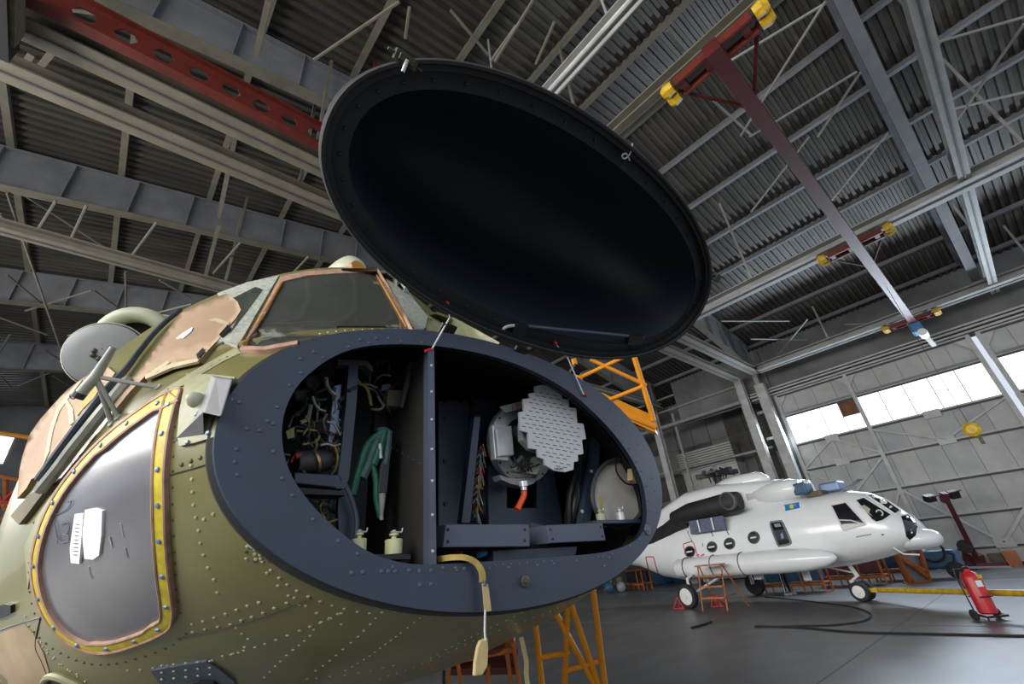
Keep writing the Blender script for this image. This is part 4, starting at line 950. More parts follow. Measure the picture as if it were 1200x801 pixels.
MB().prism([yp(x, y, 1.112) for x, y in ((563, 750), (572, 746), (573, 760), (572, 780), (566, 791), (556, 792), (557, 775), (560, 758))], (0, .012, 0)).build('paper_wrap', 'tag_tan', tg, bevel=.004)
rb2 = thing('ribbon', 'cream ribbon hanging from the belly of the green helicopter', 'ribbon', yp(612, 746, 1.6))
ribbon([(611, 746), (614, 760), (617, 775), (617, 790), (619, 803)], 1.6, 5, 'ribbon_strip', 'tag_tan', rb2)
# ================================================================ WHITE HELICOPTER
WO = Vector((21.08, 10.68, 0)); WF = Vector((-.163, -.9866, 0)).normalized(); WR = Vector((WF.y, -WF.x, 0)); WU = Vector((0, 0, 1))
wh = thing('helicopter', 'white helicopter with round cabin windows parked by the hangar doors', 'helicopter', WO)
def L(f, r, z): return WO+WF*f+WR*r+WU*z
#        f     a    zb    zt    zc   nt   nb
WHULL = [(-13.5, .25, 2.5, 2.95, 2.7, 2, 2), (-6.5, .62, 1.95, 3.15, 2.5, 2, 2), (-4.2, .92, 1.55, 3.25, 2.4, 2, 2), (-2.8, 1.15, 1.05, 3.3, 2.3, 2, 2), (-1.4, 1.25, .86, 3.36, 2.2, 2.1, 2.2), (0, 1.27, .92, 3.42, 2.15, 2.2, 2.4),
         (4, 1.27, 1.0, 3.46, 2.15, 2.2, 2.4), (5.6, 1.25, 1.10, 3.46, 2.15, 2.2, 2.3), (6.4, 1.17, 1.22, 3.42, 2.12, 2.2, 2.2), (6.9, 1.06, 1.32, 3.26, 2.08, 2.2, 2.1), (7.25, .94, 1.40, 2.98, 2.05, 2.1, 2.1), (7.55, .78, 1.5, 2.6, 2.0, 2, 2), (7.75, .60, 1.6, 2.35, 1.97, 2, 2), (7.86, .36, 1.75, 2.15, 1.95, 2, 2), (7.9, .05, 1.9, 2.0, 1.95, 2, 2)]
def wsec(row, n=40):
    f, a, z0, z1, zc, nt, nb = row; out = []
    for k in range(n):
        t = 2*math.pi*k/n; c, s = math.cos(t), math.sin(t); e = nt if s >= 0 else nb
        out.append(L(f, math.copysign(abs(c)**(2/e), c)*a, zc+math.copysign(abs(s)**(2/e), s)*((z1-zc) if s >= 0 else (zc-z0))))
    return out
q = MB(); q.loft([wsec(r_) for r_ in WHULL], True, True); whull = q.build('fuselage', 'white_paint', wh, smooth='all')
WBV = BVHTree.FromPolygons([tuple(p) for p in q.v], [f for f in q.f])
def wsurf(x, y, off=.012):
    d = ray(x, y).normalized(); h = WBV.ray_cast(CAM, d)
    if h[0] is None: h = WBV.find_nearest(CAM+d*20)
    loc, nr = h[0], h[1]
    if nr.dot(CAM-loc) < 0: nr = -nr
    return loc+nr*off
def wfn(x, y, off): return (wsurf(x, y, off),)
def wpatch(poly, name, m, parent=None, off=.012, rings=3): return patch(poly, name, m, parent or wh, off, rings, -.02, True, wfn)
def dens(poly, step=2.0, closed=True):
    out = []; n = len(poly)
    for i in range(n if closed else n-1):
        a, b_ = poly[i], poly[(i+1) % n]; k = max(1, int(math.hypot(b_[0]-a[0], b_[1]-a[1])/step)); out += [(lerp(a[0], b_[0], j/k), lerp(a[1], b_[1], j/k)) for j in range(k)]
    return out if closed else out+[poly[-1]]
def wband(poly, d, name, m, parent, off=.02):
    q = MB(); q.tube([wsurf(x, y, off*.5) for x, y in dens(poly)], d, 5, closed=True); return q.build(name, m, parent)
W1 = lambda x, y: (960+x/6.407, 560+y/6.408)
for poly in ([(88, 205), (200, 182), (352, 345), (185, 393)], [(272, 165), (335, 145), (545, 275), (480, 320), (430, 332), (395, 312)], [(358, 130), (430, 112), (612, 245), (570, 272)], [(606, 285), (640, 275), (680, 265), (708, 290), (745, 370), (725, 440), (680, 473), (645, 440), (632, 370)]):
    pl_ = [W1(*p) for p in poly]; pl_ = [tuple(a+(b_-a)*t for a, b_ in zip(p, pl_[(i+1) % len(pl_)])) for i, p in enumerate(pl_) for t in (0, .5)]
    o = wpatch(pl_, 'cockpit_pane', 'black_glass', None, .014, 3); wband(pl_, .028, 'pane_frame', 'white_matte', o)
q = MB(); q.tube([wsurf(*W1(150, 315), .03), wsurf(*W1(240, 318), .03), wsurf(*W1(350, 350), .03)], .02, 5); q.build('wiper', 'white_matte', wh)
cN = wsurf(*W1(453, 263), .02); q = MB(); q.tube([cN+WF*.09*math.cos(k*.7)+WU*.09*math.sin(k*.7) for k in range(9)], .02, 5, closed=True); q.build('mirror_ring', 'white_matte', wh)
wpatch([W1(*p) for p in ((340, 205), (385, 235), (375, 260), (400, 285), (330, 240), (300, 215))], 'seat_back', 'drum_cream', None, .03, 2)
for k in range(9):
    wpatch([W1(278+k*13+a, 440-k*2.3+b_) for a, b_ in ((0, -4), (8, -5), (9, 3), (1, 5))], 'lettering', 'ink', None, .008, 1)
wpatch([W1(*p) for p in ((466, 420), (484, 417), (486, 426), (468, 429))], 'static_port', 'exhaust', None, .01, 1)
# cabin windows
def disc(cx, cy, r, n=16, sx=1.0): return [(cx+r*sx*math.cos(2*math.pi*k/n), cy+r*math.sin(2*math.pi*k/n)) for k in range(n)]
for cx, cy, r in ((883.5, 629.5, 6.2), (855, 636.5, 5.8), (834.5, 640.5, 5.3), (808.5, 646, 5.6)):
    o = wpatch(disc(cx, cy, r, sx=.95), 'cabin_window', 'black_glass', None, .015, 2); wband(disc(cx, cy, r+.5, sx=.95), .03, 'window_rim', 'exhaust_lip', o)
    wpatch([(cx-3.6, cy-.3), (cx+3, cy-1.3), (cx+3.2, cy+.2), (cx-3.5, cy+1.4)], 'latch_bar', 'white_matte', o, .03, 1)
ep = smooth_poly([(903, 614), (906, 611.5), (914, 610.5), (917.5, 613), (926, 632), (925.5, 637), (915, 639), (911.5, 637)], 2)
o = wpatch(ep, 'exit_window', 'black_glass', None, .015, 3); wband(ep, .04, 'window_rim', 'steel_blue', o)
wpatch([(907, 614), (914, 613), (916, 616.5), (909, 617.5)], 'painted_glint', 'drum_grey', o, .02, 1); wpatch([(915, 626), (917, 623), (919, 630), (916, 631)], 'painted_glint', 'screw_blue', o, .02, 1)  # reflections on the exit window painted as grey and blue patches
fl = wpatch([(919, 591.5), (936.5, 588.2), (937.5, 594.8), (920.5, 598.5)], 'flag', 'flag_blue', None, .01, 2)
wpatch(disc(927.8, 593, 2.2, 10), 'flag_sun', 'flag_gold', fl, .016, 1); wpatch([(925, 595), (928, 594), (931, 594.3), (928, 596)], 'flag_eagle', 'flag_gold', fl, .016, 1)
for loop in ([(801, 637), (811, 634), (813, 636), (818.5, 653), (816.5, 656), (808, 657), (806, 654), (801, 640)], ):
    wband(loop, .022, 'exit_outline', 'red_line', wh, .02)
q = MB(); q.tube([wsurf(x, y, .015) for x, y in dens([(760, 668), (757, 652), (766, 652), (768, 660), (772, 674)], 1.5, False)], .025, 5); q.build('exit_outline', 'red_line', wh)
# radome beak
bk = []
for f, a, z0, z1 in ((7.0, .60, 1.40, 1.9), (7.5, .62, 1.40, 2.02), (7.85, .54, 1.42, 2.0), (8.08, .38, 1.47, 1.94), (8.2, .22, 1.54, 1.86), (8.24, .06, 1.66, 1.76)):
    bk.append([L(f, a*math.cos(2*math.pi*k/24), (z0+z1)/2+(z1-z0)/2*math.sin(2*math.pi*k/24)) for k in range(24)])
q = MB(); q.loft(bk, True, True); q.build('radome', 'white_paint', wh, smooth='all')
q = MB(); q.tube([L(7.2, .9, 1.55), L(7.4, .93, 1.35), L(7.75, .8, 1.3)], .025, 6); q.build('pitot_tube', 'white_matte', wh)
# fuel tank on the near side, and its twin
for s in (1, -1):
    tk = []
    for f, rr_ in ((-1.0, .30), (-.9, .36), (.2, .40), (3.6, .40), (4.7, .36), (5.3, .26), (5.62, .12), (5.7, .03)):
        tk.append([L(f, s*1.42+rr_*math.cos(2*math.pi*k/20), 1.42+rr_*1.0*math.sin(2*math.pi*k/20)) for k in range(20)])
    q = MB(); q.loft(tk, True, True); t_ = q.build('fuel_tank', 'white_paint', wh, smooth='all')
    for f in (-.4, 1.0, 2.3):
        q = MB(); q.tube([L(f, s*1.42+.41*math.cos(a), 1.42+.41*math.sin(a)) for a in [2*math.pi*k/16 for k in range(16)]], .022, 5, closed=True); q.build('tank_strap', 'exhaust_lip', t_)
# engine cowling, exhaust, gearbox, rotor head
cw = []
for f, a, z0, z1 in ((4.75, .50, 3.45, 4.15), (4.4, .62, 3.38, 4.25), (3.2, .82, 3.3, 4.42), (1.5, .86, 3.2, 4.62), (-.3, .82, 3.2, 4.6), (-1.6, .62, 3.2, 4.25), (-3, .35, 3.15, 3.8), (-4.2, .12, 3.15, 3.45)):
    cw.append([L(f, math.copysign(abs(math.cos(t))**.75, math.cos(t))*a, (z0+z1)/2+math.copysign(abs(math.sin(t))**.75, math.sin(t))*(z1-z0)/2) for t in [2*math.pi*k/24 for k in range(24)]])
q = MB(); q.loft(cw, True, True); cowl = q.build('engine_cowling', 'white_paint', wh, smooth='all')
q = MB(); q.loft([[L(f, .42*s_+a*math.cos(2*math.pi*k/20), 3.82+a*math.sin(2*math.pi*k/20)) for k in range(20)] for s_ in (1,) for f, a in ((4.9, .30), (4.6, .36), (2.9, .42))], True, True); q.build('engine_nacelle', 'white_paint', cowl, smooth='all')
q = MB(); q.loft([[L(f, -.42+a*math.cos(2*math.pi*k/20), 3.82+a*math.sin(2*math.pi*k/20)) for k in range(20)] for f, a in ((4.9, .30), (4.6, .36), (2.9, .42))], True, True); q.build('engine_nacelle', 'white_paint', cowl, smooth='all')
q = MB(); q.box(L(5.0, .45, 3.75), (.5, .55, .42), rz=math.atan2(WF.y, WF.x)); q.build('intake_cover', 'cart_blue', wh, bevel=.06)
q = MB(); q.box(L(5.7, -.3, 3.68), (.7, .6, .34), rz=math.atan2(WF.y, WF.x)); q.build('intake_cover', 'screw_blue', wh, bevel=.06)
q = MB(); q.box(L(5.3, .2, 3.5), (.6, .6, .2), rz=math.atan2(WF.y, WF.x)); q.build('cloth', 'brown_cloth', wh, bevel=.05)
q = MB(); q.loft([[L(f, rr_, z) for f, rr_, z in ((6.2, .1, 3.44), (6.9, .12, 3.72), (6.95, .16, 3.72), (6.3, .16, 3.44))], [L(f, rr_, z) for f, rr_, z in ((6.2, .5, 3.44), (6.9, .5, 3.72), (6.95, .54, 3.72), (6.3, .54, 3.44))]], True, True); q.build('antenna_cover', 'drum_grey', wh)
hp = []
for f, a, z1 in ((3.6, .18, 4.55), (3.3, .34, 4.78), (2.4, .42, 4.84), (1.7, .42, 4.8), (1.2, .3, 4.7)):
    hp.append([L(f, a*math.cos(2*math.pi*k/16), 4.45+(z1-4.45)*math.sin(2*math.pi*k/16)) for k in range(16)])
q = MB(); q.loft(hp, True, True); q.build('fan_fairing', 'white_paint', cowl, smooth='all')
# infrared suppressor exhaust on the near side: dark stadium-section duct with a round nozzle at its front
ex = []
for f, r0, z, a, b_ in ((2.75, 1.12, 3.70, .28, .36), (2.4, 1.15, 3.68, .34, .43), (.2, 1.12, 3.60, .34, .40), (-.9, 1.0, 3.46, .26, .32)):
    ex.append([L(f, r0+a*math.cos(2*math.pi*k/20), z+b_*math.sin(2*math.pi*k/20)) for k in range(20)])
q = MB(); q.loft(ex, True, True); exd = q.build('exhaust_duct', 'exhaust', wh, smooth=True)
q = MB(); q.lathe(L(2.45, 1.46, 3.74), WR, [(-.1, .36), (.06, .36), (.07, .30), (-.02, .27), (-.05, .01)], 20, cap1=False); q.build('exhaust_lip', 'exhaust_lip', exd, smooth=True)
q = MB(); q.lathe(L(2.45, 1.44, 3.74), WR, [(0, .27), (.005, .001)], 20, cap1=False); q.build('exhaust_mouth', 'black', exd)
q = MB(); q.loft([[L(f, r0, z0), L(f, r0+.14, (z0+z1)/2), L(f, r0, z1), L(f, r0-.5, z1), L(f, r0-.5, z0)] for f, r0, z0, z1 in ((-.2, 1.08, 3.02, 3.72), (-.9, 1.08, 2.9, 3.55), (-1.5, 1.10, 2.72, 3.3), (-2.3, 1.08, 2.45, 3.1), (-3.1, .98, 2.2, 2.85))], True, True); q.build('exhaust_shield', 'exhaust', wh)
q = MB(); rr = random.Random(4)
sec = []
for f in (1.95, 1.6, 1.1, .6, .2):
    sec.append([L(f, 1.30, 3.2+rr.uniform(-.03, .03)), L(f, 1.36, 3.24), L(f, 1.46+rr.uniform(-.03, .03), 2.72), L(f, 1.36, 2.70)])
q.loft(sec, True, True); cl = q.build('quilted_cover', 'louvre_cloth', wh)
for f in (1.45, .75): MB().bar(L(f, 1.48, 3.22), L(f, 1.50, 2.74), .06, .02, WR).build('strap', 'white_matte', cl)
rh = MB(); rh.lathe(L(1.35, 0, 4.6), WU, [(0, .2), (.35, .17), (.4, .3), (.55, .3), (.6, .15)], 14); rh = rh.build('rotor_hub', 'exhaust', wh)
q = MB(); rr = random.Random(8)
for k in range(5):
    a = k*1.2566+.3; d = WF*math.cos(a)+WR*math.sin(a)
    q.bar(L(1.35, 0, 5.1)+d*.2, L(1.35, 0, 5.12)+d*.95, .22, .2); q.tube([L(1.35, 0, 5.3)+d*.3, L(1.35, 0, 5.0)+d*.8], .05, 6); q.tube([L(1.35, 0, 4.75)+d*.35, L(1.35, 0, 5.05)+d*.4], .035, 6)
q.build('blade_grips', 'exhaust', rh)
MB().lathe(L(1.35, 0, 5.25), WU, [(0, .16), (.14, .16), (.2, .1)], 12).build('hub_cap', 'steel_blue', rh)
# landing gear
def wheel(f, r, z, rad, wdt, parent):
    t_ = MB().lathe(L(f, r-wdt/2, z), WR, [(0, rad*.72), (wdt*.1, rad*.94), (wdt*.3, rad), (wdt*.7, rad), (wdt*.9, rad*.94), (wdt, rad*.72)], 28).build('tyre', 'rubber', parent, smooth=True)
    return t_
for s in (1, -1):
    lg = MB(); lg.tube([L(.0, s*1.3, 1.35), L(0, s*2.15, 1.05), L(0, s*2.2, .46)], .06, 8); lg.tube([L(.9, s*.8, 1.1), L(.1, s*2.15, .5)], .05, 8); lg = lg.build('main_leg', 'white_matte', wh, smooth=True)
    wheel(0, s*2.36, .44, .44, .28, lg)
    MB().lathe(L(0, s*2.5, .44), WR*s, [(-.03, .30), (.0, .30), (.015, .2), (.02, .09), (.05, .08)], 20).build('hub', 'white_matte', lg, smooth=True)
ng = MB(); ng.tube([L(5.25, 0, 1.35), L(5.45, 0, .75), L(5.2, 0, .6), L(5.4, 0, .3)], .075, 8); ng.tube([L(4.3, 0, 1.15), L(5.4, 0, .85)], .03, 6); ng = ng.build('nose_leg', 'white_matte', wh, smooth=True)
for s in (1, -1):
    wheel(5.42, s*.2, .3, .3, .2, ng)
    MB().lathe(L(5.42, s*.3, .3), WR*s, [(-.03, .19), (0, .19), (.01, .08), (.03, .06)], 16).build('hub', 'white_matte', ng, smooth=True)
MB().box(L(3.9, .3, .95), (.3, .12, .5), rz=.9).build('belly_blade', 'white_matte', wh)
for f in (-.2, 2.2): MB().box(L(f, .6, .9), (.3, .2, .15), rz=math.atan2(WF.y, WF.x)).build('belly_light', 'white_matte', wh)
for (x0, y0, x1, y1) in ((806, 622, 811, 634), (822, 620, 824, 640), (832, 619, 836, 628), (850, 617, 854, 626), (809, 660, 808, 668)):
    MB().tube([wsurf(x0, y0, .01), wsurf(x1, y1, .01)], .02, 5).build('door_seam', 'exhaust_lip', wh)
# ================================================================ PROPS
# tow bar
tb0, tb1 = L(5.9, 0, .32), zp(1215, 695, .55)
tw = thing('tow_bar', 'long yellow tow bar running right from the white helicopter nose wheel', 'tow bar', (tb0+tb1)/2)
MB().tube([tb0, tb1], .07, 10).build('tube', 'yellow', tw, smooth=True); q = MB(); q.bar(tb0, tb0-WF*.35, .16, .12); q.build('fork', 'yellow', tw)
p = tb0.lerp(tb1, 1.0); MB().bar(p, (p.x, p.y, 0), .08, .08).build('leg', 'yellow', tw)
# wheeled fire extinguisher
fe = zp(1163, 726); EZ = .86; fx = thing('fire_extinguisher', 'red wheeled fire extinguisher with white label on the floor at right', 'extinguisher', fe)
fd = Vector((.69, .73, 0)); fr_ = Vector((.73, -.69, 0)); H = 1.28
MB().lathe(fe+Vector((0, 0, .14)), (0, 0, 1), [(0, .17), (.04, .205), (.86, .205), (.97, .15), (1.02, .07), (1.07, .07)], 22).build('cylinder', 'red_paint', fx, smooth=True)
MB().lathe(fe+Vector((0, 0, 1.2)), (0, 0, 1), [(0, .05), (.05, .09), (.08, .05)], 10).build('valve', 'maroon', fx)
q = MB()
for s in (-.25, .25): q.tube([fe+fr_*s+fd*.12+Vector((0, 0, .15)), fe+fr_*s+fd*.16+Vector((0, 0, 1.1)), fe+fr_*s*.6+fd*.28+Vector((0, 0, 1.2))], .018, 6)
q.tube([fe-fr_*.15+fd*.28+Vector((0, 0, 1.2)), fe+fr_*.15+fd*.28+Vector((0, 0, 1.2))], .018, 6); q.bar(fe-fr_*.27+Vector((0, 0, .1))-fd*.22, fe+fr_*.27+Vector((0, 0, .1))-fd*.22, .05, .05); q.bar(fe-fr_*.27-fd*.22+Vector((0, 0, .1)), fe-fr_*.27-fd*.22, .04, .04); q.bar(fe+fr_*.27-fd*.22+Vector((0, 0, .1)), fe+fr_*.27+fd*.12+Vector((0, 0, .15)), .04, .04); q.bar(fe-fr_*.27-fd*.22+Vector((0, 0, .1)), fe-fr_*.27+fd*.12+Vector((0, 0, .15)), .04, .04)
q.build('cart_frame', 'black', fx)
for s in (-1, 1): MB().lathe(fe+fr_*(s*.30)+fd*.12+Vector((0, 0, .13))-fr_*.03, fr_, [(0, .1), (.01, .13), (.05, .13), (.06, .1)], 16).build('wheel', 'rubber', fx)
lp = fe-fd*.206-fr_*.03+Vector((0, 0, .86)); MB().box(lp, (.16, .012, .15), ax=(fr_, fd, WU)).build('label_plate', 'white_label', fx)
MB().box(fe-fd*.202+fr_*.07+Vector((0, 0, 1.02)), (.13, .012, .09), ax=(fr_, fd, WU)).build('warning_sticker', 'yellow', fx)
MB().box(fe+Vector((0, 0, .55)), (.3, .43, .03), ax=(fr_, fd, WU)).build('strap', 'maroon', fx)
MB().tube([fe-fr_*.2+Vector((0, 0, 1.15)), fe-fr_*.32+Vector((0, 0, .95)), fe-fr_*.29+Vector((0, 0, .75))], .025, 6).build('hose', 'maroon', fx)
for o in [o for o in C.objects if o.parent == fx]: o.scale = (EZ,)*3
# red access ladder and wheel chocks beside the white helicopter
lb = zp(824, 716); lt_ = thing('step_ladder', 'orange-red step ladder standing by the white helicopter main wheel', 'ladder', lb)
a1 = Vector((.04, -.99, 0)).normalized(); a2 = Vector((.99, .04, 0))
Wd, Ht = .95, 1.5
for k in (0, 1):
    q = MB(); q.bar(lb+a1*(k*Wd), lb+a1*(k*Wd)+WU*Ht+a2*.5, .038, .038); q.build('stile', 'orange_dull', lt_)
    q = MB(); q.bar(lb+a1*(k*(Wd+.25))+a2*1.35, lb+a1*(k*Wd)+WU*Ht+a2*.6, .038, .038); q.build('stile', 'orange_dull', lt_)
    MB().bar(lb+a1*(k*Wd)+WU*.45+a2*.15, lb+a1*(k*Wd)+WU*.45+a2*1.15, .035, .035).build('brace', 'orange_dull', lt_)
for j in range(4): MB().box(lb+a1*(Wd/2)+WU*(.42+j*.36)+a2*(.14+j*.115), (.2, Wd, .05)).build('tread', 'orange_dull', lt_)
MB().box(lb+a1*(Wd/2)+WU*Ht+a2*.55, (.5, Wd+.1, .05)).build('platform', 'orange_dull', lt_)
for i, (x, y) in enumerate(((799, 712.5), (843, 710))):
    c = zp(x, y); ch = thing('wheel_chock', ['red wheel chock frame behind the white helicopter main wheel', 'red wheel chock frame in front of the white helicopter main wheel'][i], 'chock', c, 'wheel chocks at the white helicopter')
    s = -1 if i else 1
    q = MB()
    for r in (-.15, .15):
        q.bar(c+WR*r-WF*(.3*s), c+WR*r+WF*(.25*s), .04, .05); q.bar(c+WR*r-WF*(.3*s), c+WR*r+WF*(.05*s)+WU*.42, .04, .04); q.bar(c+WR*r+WF*(.25*s), c+WR*r+WF*(.05*s)+WU*.42, .04, .04)
    for f in (-.3*s, .25*s): q.bar(c+WR*-.15+WF*f+WU*.03, c+WR*.15+WF*f+WU*.03, .04, .04)
    q.build('frame', 'red_line', ch)
# hose lines on the floor
def hose(px, r, label, name='floor_cable', m='rubber'):
    tag(MB().tube([zp(x, y, r*.9) for x, y in smooth_poly(px, 5, False)], r, 6).build(name, m, None, smooth=True), label, 'cable')
hose([(896, 699), (930, 702), (965, 706), (995, 710), (1016, 716), (1020, 722), (1008, 728), (975, 732), (930, 733), (884, 734)], .022, 'black cable looping on the floor below the white helicopter nose')
hose([(886, 733), (940, 735), (1000, 740), (1080, 742), (1215, 745)], .024, 'black cable lying straight across the floor towards the right edge')
hose([(810, 735), (822, 732), (834, 728)], .03, 'short black hose end on the floor left of the cable loop')
# large orange work platform behind the nose, and the low steps
def stand_bar(t, name, a, b_, r=.04, m='orange', n=8): return MB().tube([a, b_], r, n).build(name, m, t, smooth=True)
wp = thing('work_platform', 'tall bright orange work platform with cross braced rails behind the helicopter nose', 'platform', (3.4, 3.6, 0))
D1 = 5.2
def A(x, y, d=D1): return at(x, y, d)
rails = [((672, 420), (680, 446)), ((742, 414), (766, 492))]
for a, b_ in rails: stand_bar(wp, 'guard_post', A(*a), A(*b_), .033)
for a, b_ in (((680, 442), (738, 415)), ((692, 421), (757, 451)), ((757, 451), (714, 468))): stand_bar(wp, 'guard_brace', A(*a), A(*b_), .024)
up_ = A(660, 380); stand_bar(wp, 'guard_rail', A(668, 400), A(738, 402), .03)
MB().prism([A(690, 453), A(764, 486), A(767, 501), A(700, 470)], FWD*.05).build('toe_board', 'orange', wp)
MB().prism([A(700, 470), A(767, 501), A(770, 505, 5.7), A(715, 485, 6.4)], (0, 0, -.06)).build('deck', 'orange', wp)
stand_bar(wp, 'deck_beam', A(712, 478), A(768, 500), .04); stand_bar(wp, 'deck_beam', A(730, 492, 5.3), A(768, 502, 5.5), .04, 'orange_dull')
def foot(x, y, d):       # follow a leg down to the floor
    p = at(x, y, d); return p
tops = []
lgs = [((696, 700), (711, 820)), ((672, 716), (707, 820)), ((655, 725), (712, 830)), ((628, 738), (638, 830)), ((665, 716), (661, 820))]
for a, b_ in lgs:
    pa, pb_ = A(*a, 4.6), A(*b_, 4.6)
    d = (pb_-pa).normalized(); t_ = (0-pa.z)/d.z; top = pa-d*1.0
    tops.append(top); stand_bar(wp, 'leg', top, pa+d*t_, .033)
for a, b_ in (((634, 770), (668, 764)), ((662, 786), (702, 774))): stand_bar(wp, 'cross_tube', A(*a, 4.6), A(*b_, 4.6), .028)
for i, x in enumerate((676, 700)):
    stand_bar(wp, 'mast', tops[3-3*i], A(705+i*35, 485+i*6, 5.35), .04)
for a_, b_ in zip(tops, tops[1:]): stand_bar(wp, 'cross_tube', a_, b_, .028)
sp_ = thing('step_stand', 'low orange steps with dark red treads under the helicopter nose', 'steps', zp(570, 830))
D2 = 4.4
def B(x, y, d=D2): return at(x, y, d)
for a, b_ in (((527, 772), (524, 815)), ((601, 752), (611, 815)), ((594, 765), (601, 815)), ((536, 775), (543, 815)), ((572, 780), (572, 815))):
    pa, pb_ = B(*a), B(*b_); d = (pb_-pa).normalized(); stand_bar(sp_, 'leg', pa, pa+d*((0-pa.z)/d.z), .022, 'orange_dull')
for poly, m_ in (([(527, 774), (602, 758), (604, 764), (527, 779)], 'orange_dull'), ([(527, 784), (607, 781), (607, 790), (527, 791)], 'tread_red'), ([(545, 768), (592, 758), (586, 764), (552, 772)], 'tread_red')):
    MB().prism([B(*p) for p in poly], FWD*.25).build('tread', m_, sp_)
stand_bar(sp_, 'rail', B(520, 785), B(520, 815), .015, 'rubber')
# far-left orange docking stand seen past the cockpit
sf = thing('docking_stand', 'orange red docking stand with lattice far behind at the left edge', 'stand', (-4.5, 38, 0))
D3 = 26
def S(x, y): return at(x, y, D3)
for a, b_ in (((-8, 556), (40, 566)), ((-8, 606), (30, 612)), ((-8, 580), (22, 596)), ((-8, 600), (26, 566)), ((6, 558), (8, 612)), ((-8, 570), (14, 610))):
    stand_bar(sf, 'lattice_tube', S(*a), S(*b_), .12, 'red_paint' if a[1] in (580, 600) else 'orange_dull')
stand_bar(sf, 'guard_rail', S(-8, 506), S(45, 514), .14, 'orange')
for x in (-6, 24): p = S(x, 610); stand_bar(sf, 'leg', p, (p.x, p.y, 0), .14, 'orange_dull')
bd = thing('banner', 'blue and white striped sheeting low on the far left', 'banner', zp(5, 745, 0)); D3 = 32
MB().prism([S(-20, 618), S(36, 622), S(34, 640), S(-20, 638)], (0, .1, 0)).build('sheet', 'drum_grey', bd); MB().prism([S(-20, 640), S(34, 642), S(33, 652), S(-20, 650)], (0, .1, 0)).build('stripe', 'cart_blue', bd); MB().prism([S(-20, 653), S(33, 655), S(30, 720), S(-20, 720)], (0, .1, 0)).build('sheet', 'drum_grey', bd)
# ---- clutter along the door wall behind the white helicopter
def trestle(label, p, L_, d, h, m='orange_dull', cloth=None, cat='stand', name='work_stand', n=4):
    t = thing(name, label, cat, p, 'orange work stands' if name == 'work_stand' else None); f = Vector((d[0], d[1], 0)).normalized(); r = Vector((f.y, -f.x, 0))
    for k in range(n):
        for s in (-.35, .35): MB().bar(p+f*(k/(n-1)*L_)+r*s, p+f*(k/(n-1)*L_)+r*s+WU*h, .06, .06).build('leg', m, t)
    for z in (h*.25, h):
        for s in (-.35, .35): MB().bar(p+r*s+WU*z, p+f*L_+r*s+WU*z, .06, .09).build('rail', m, t)
    MB().box(p+f*(L_/2)+WU*(h*.3), (.7, L_, .05) if abs(f.y) > .7 else (L_, .7, .05)).build('shelf', m, t)
    if cloth: MB().box(p+f*(L_/2)+WU*(h*.65), (.6, L_*.9, h*.55) if abs(f.y) > .7 else (L_*.9, .6, h*.55)).build('load', cloth, t, bevel=.04)
    return t
trestle('orange trolley with dark load standing far left behind the nose', zp(760, 690), 1.9, (.35, .93), 1.25, cloth='black', name='trolley', cat='trolley')
tt_ = thing('storage_bin', 'blue and grey bundle on the floor left of the orange trolley', 'bundle', zp(722, 693))
p = zp(722, 694); MB().ball(p+Vector((-.2, .4, .35)), .38, 10, 6).build('bag', 'cart_blue', tt_, smooth=True); MB().ball(p+Vector((.3, -.3, .32)), .34, 10, 6).build('bag', 'drum_grey', tt_, smooth=True); MB().ball(p+Vector((.35, -.2, .75)), .25, 10, 6).build('bag', 'brown_cloth', tt_, smooth=True)
bx_ = thing('cabinet', 'light blue cabinet standing beyond the white helicopter tail', 'cabinet', zp(772, 684)); p = zp(772, 684)
MB().box(p+Vector((.4, 0, .6)), (.7, .9, 1.2)).build('body', 'hoist_blue', bx_, bevel=.02); MB().box(p+Vector((.03, 0, .6)), (.03, .84, 1.1)).build('door', 'cart_blue', bx_)
dk = thing('low_wall_screen', 'dark screen panel standing behind the white helicopter tail', 'screen', zp(790, 684)); p = zp(790, 684); MB().box(p+Vector((2.4, -.5, .7)), (.1, 4.5, 1.4)).build('panel', 'cart_blue', dk); 
for s in (-2.2, 1.5): MB().box(p+Vector((2.4, s, .05)), (.6, .08, .1)).build('foot', 'black', dk)
trestle('orange work stand behind the white helicopter between main and nose wheel', zp(903, 694), 2.6, (-.1, -1), 1.15, cloth='cart_blue')
trestle('orange work stand stacked with grey covers behind the nose wheel strut', zp(960, 689)+Vector((1, 0, 0)), 2.6, (-.1, -1), 1.2, cloth='tread_red')
trestle('orange work stand with blue bundle just right of the nose wheel', zp(1022, 688)+Vector((3.2, .4, 0)), 1.6, (0, -1), 1.35, cloth='cart_blue')
# tilted orange docking panel
dp_ = thing('boarding_platform', 'tilted orange and grey boarding platform with red sign below the white nose', 'platform', zp(1062, 683)); D4 = (zp(1062, 683)-CAM).dot(FWD)
def Q(x, y, d=0): return at(x, y, D4+d)
MB().prism([Q(1049, 644), Q(1076, 640), Q(1090, 682), Q(1066, 684)], FWD*.12).build('board', 'drum_grey', dp_)
for a, b_ in (((1049, 644), (1066, 684)), ((1076, 640), (1090, 682)), ((1049, 644), (1076, 640)), ((1060, 684), (1090, 682)), ((1055, 655), (1084, 668)), ((1052, 650), (1088, 676)), ((1058, 668), (1072, 683))): stand_bar(dp_, 'frame_tube', Q(*a, -.1), Q(*b_, -.1), .09, 'orange_dull')
MB().prism([Q(1060, 647, -.2), Q(1068, 646, -.2), Q(1068, 649, -.2), Q(1061, 650, -.2)], FWD*.05).build('red_sign', 'red_paint', dp_)
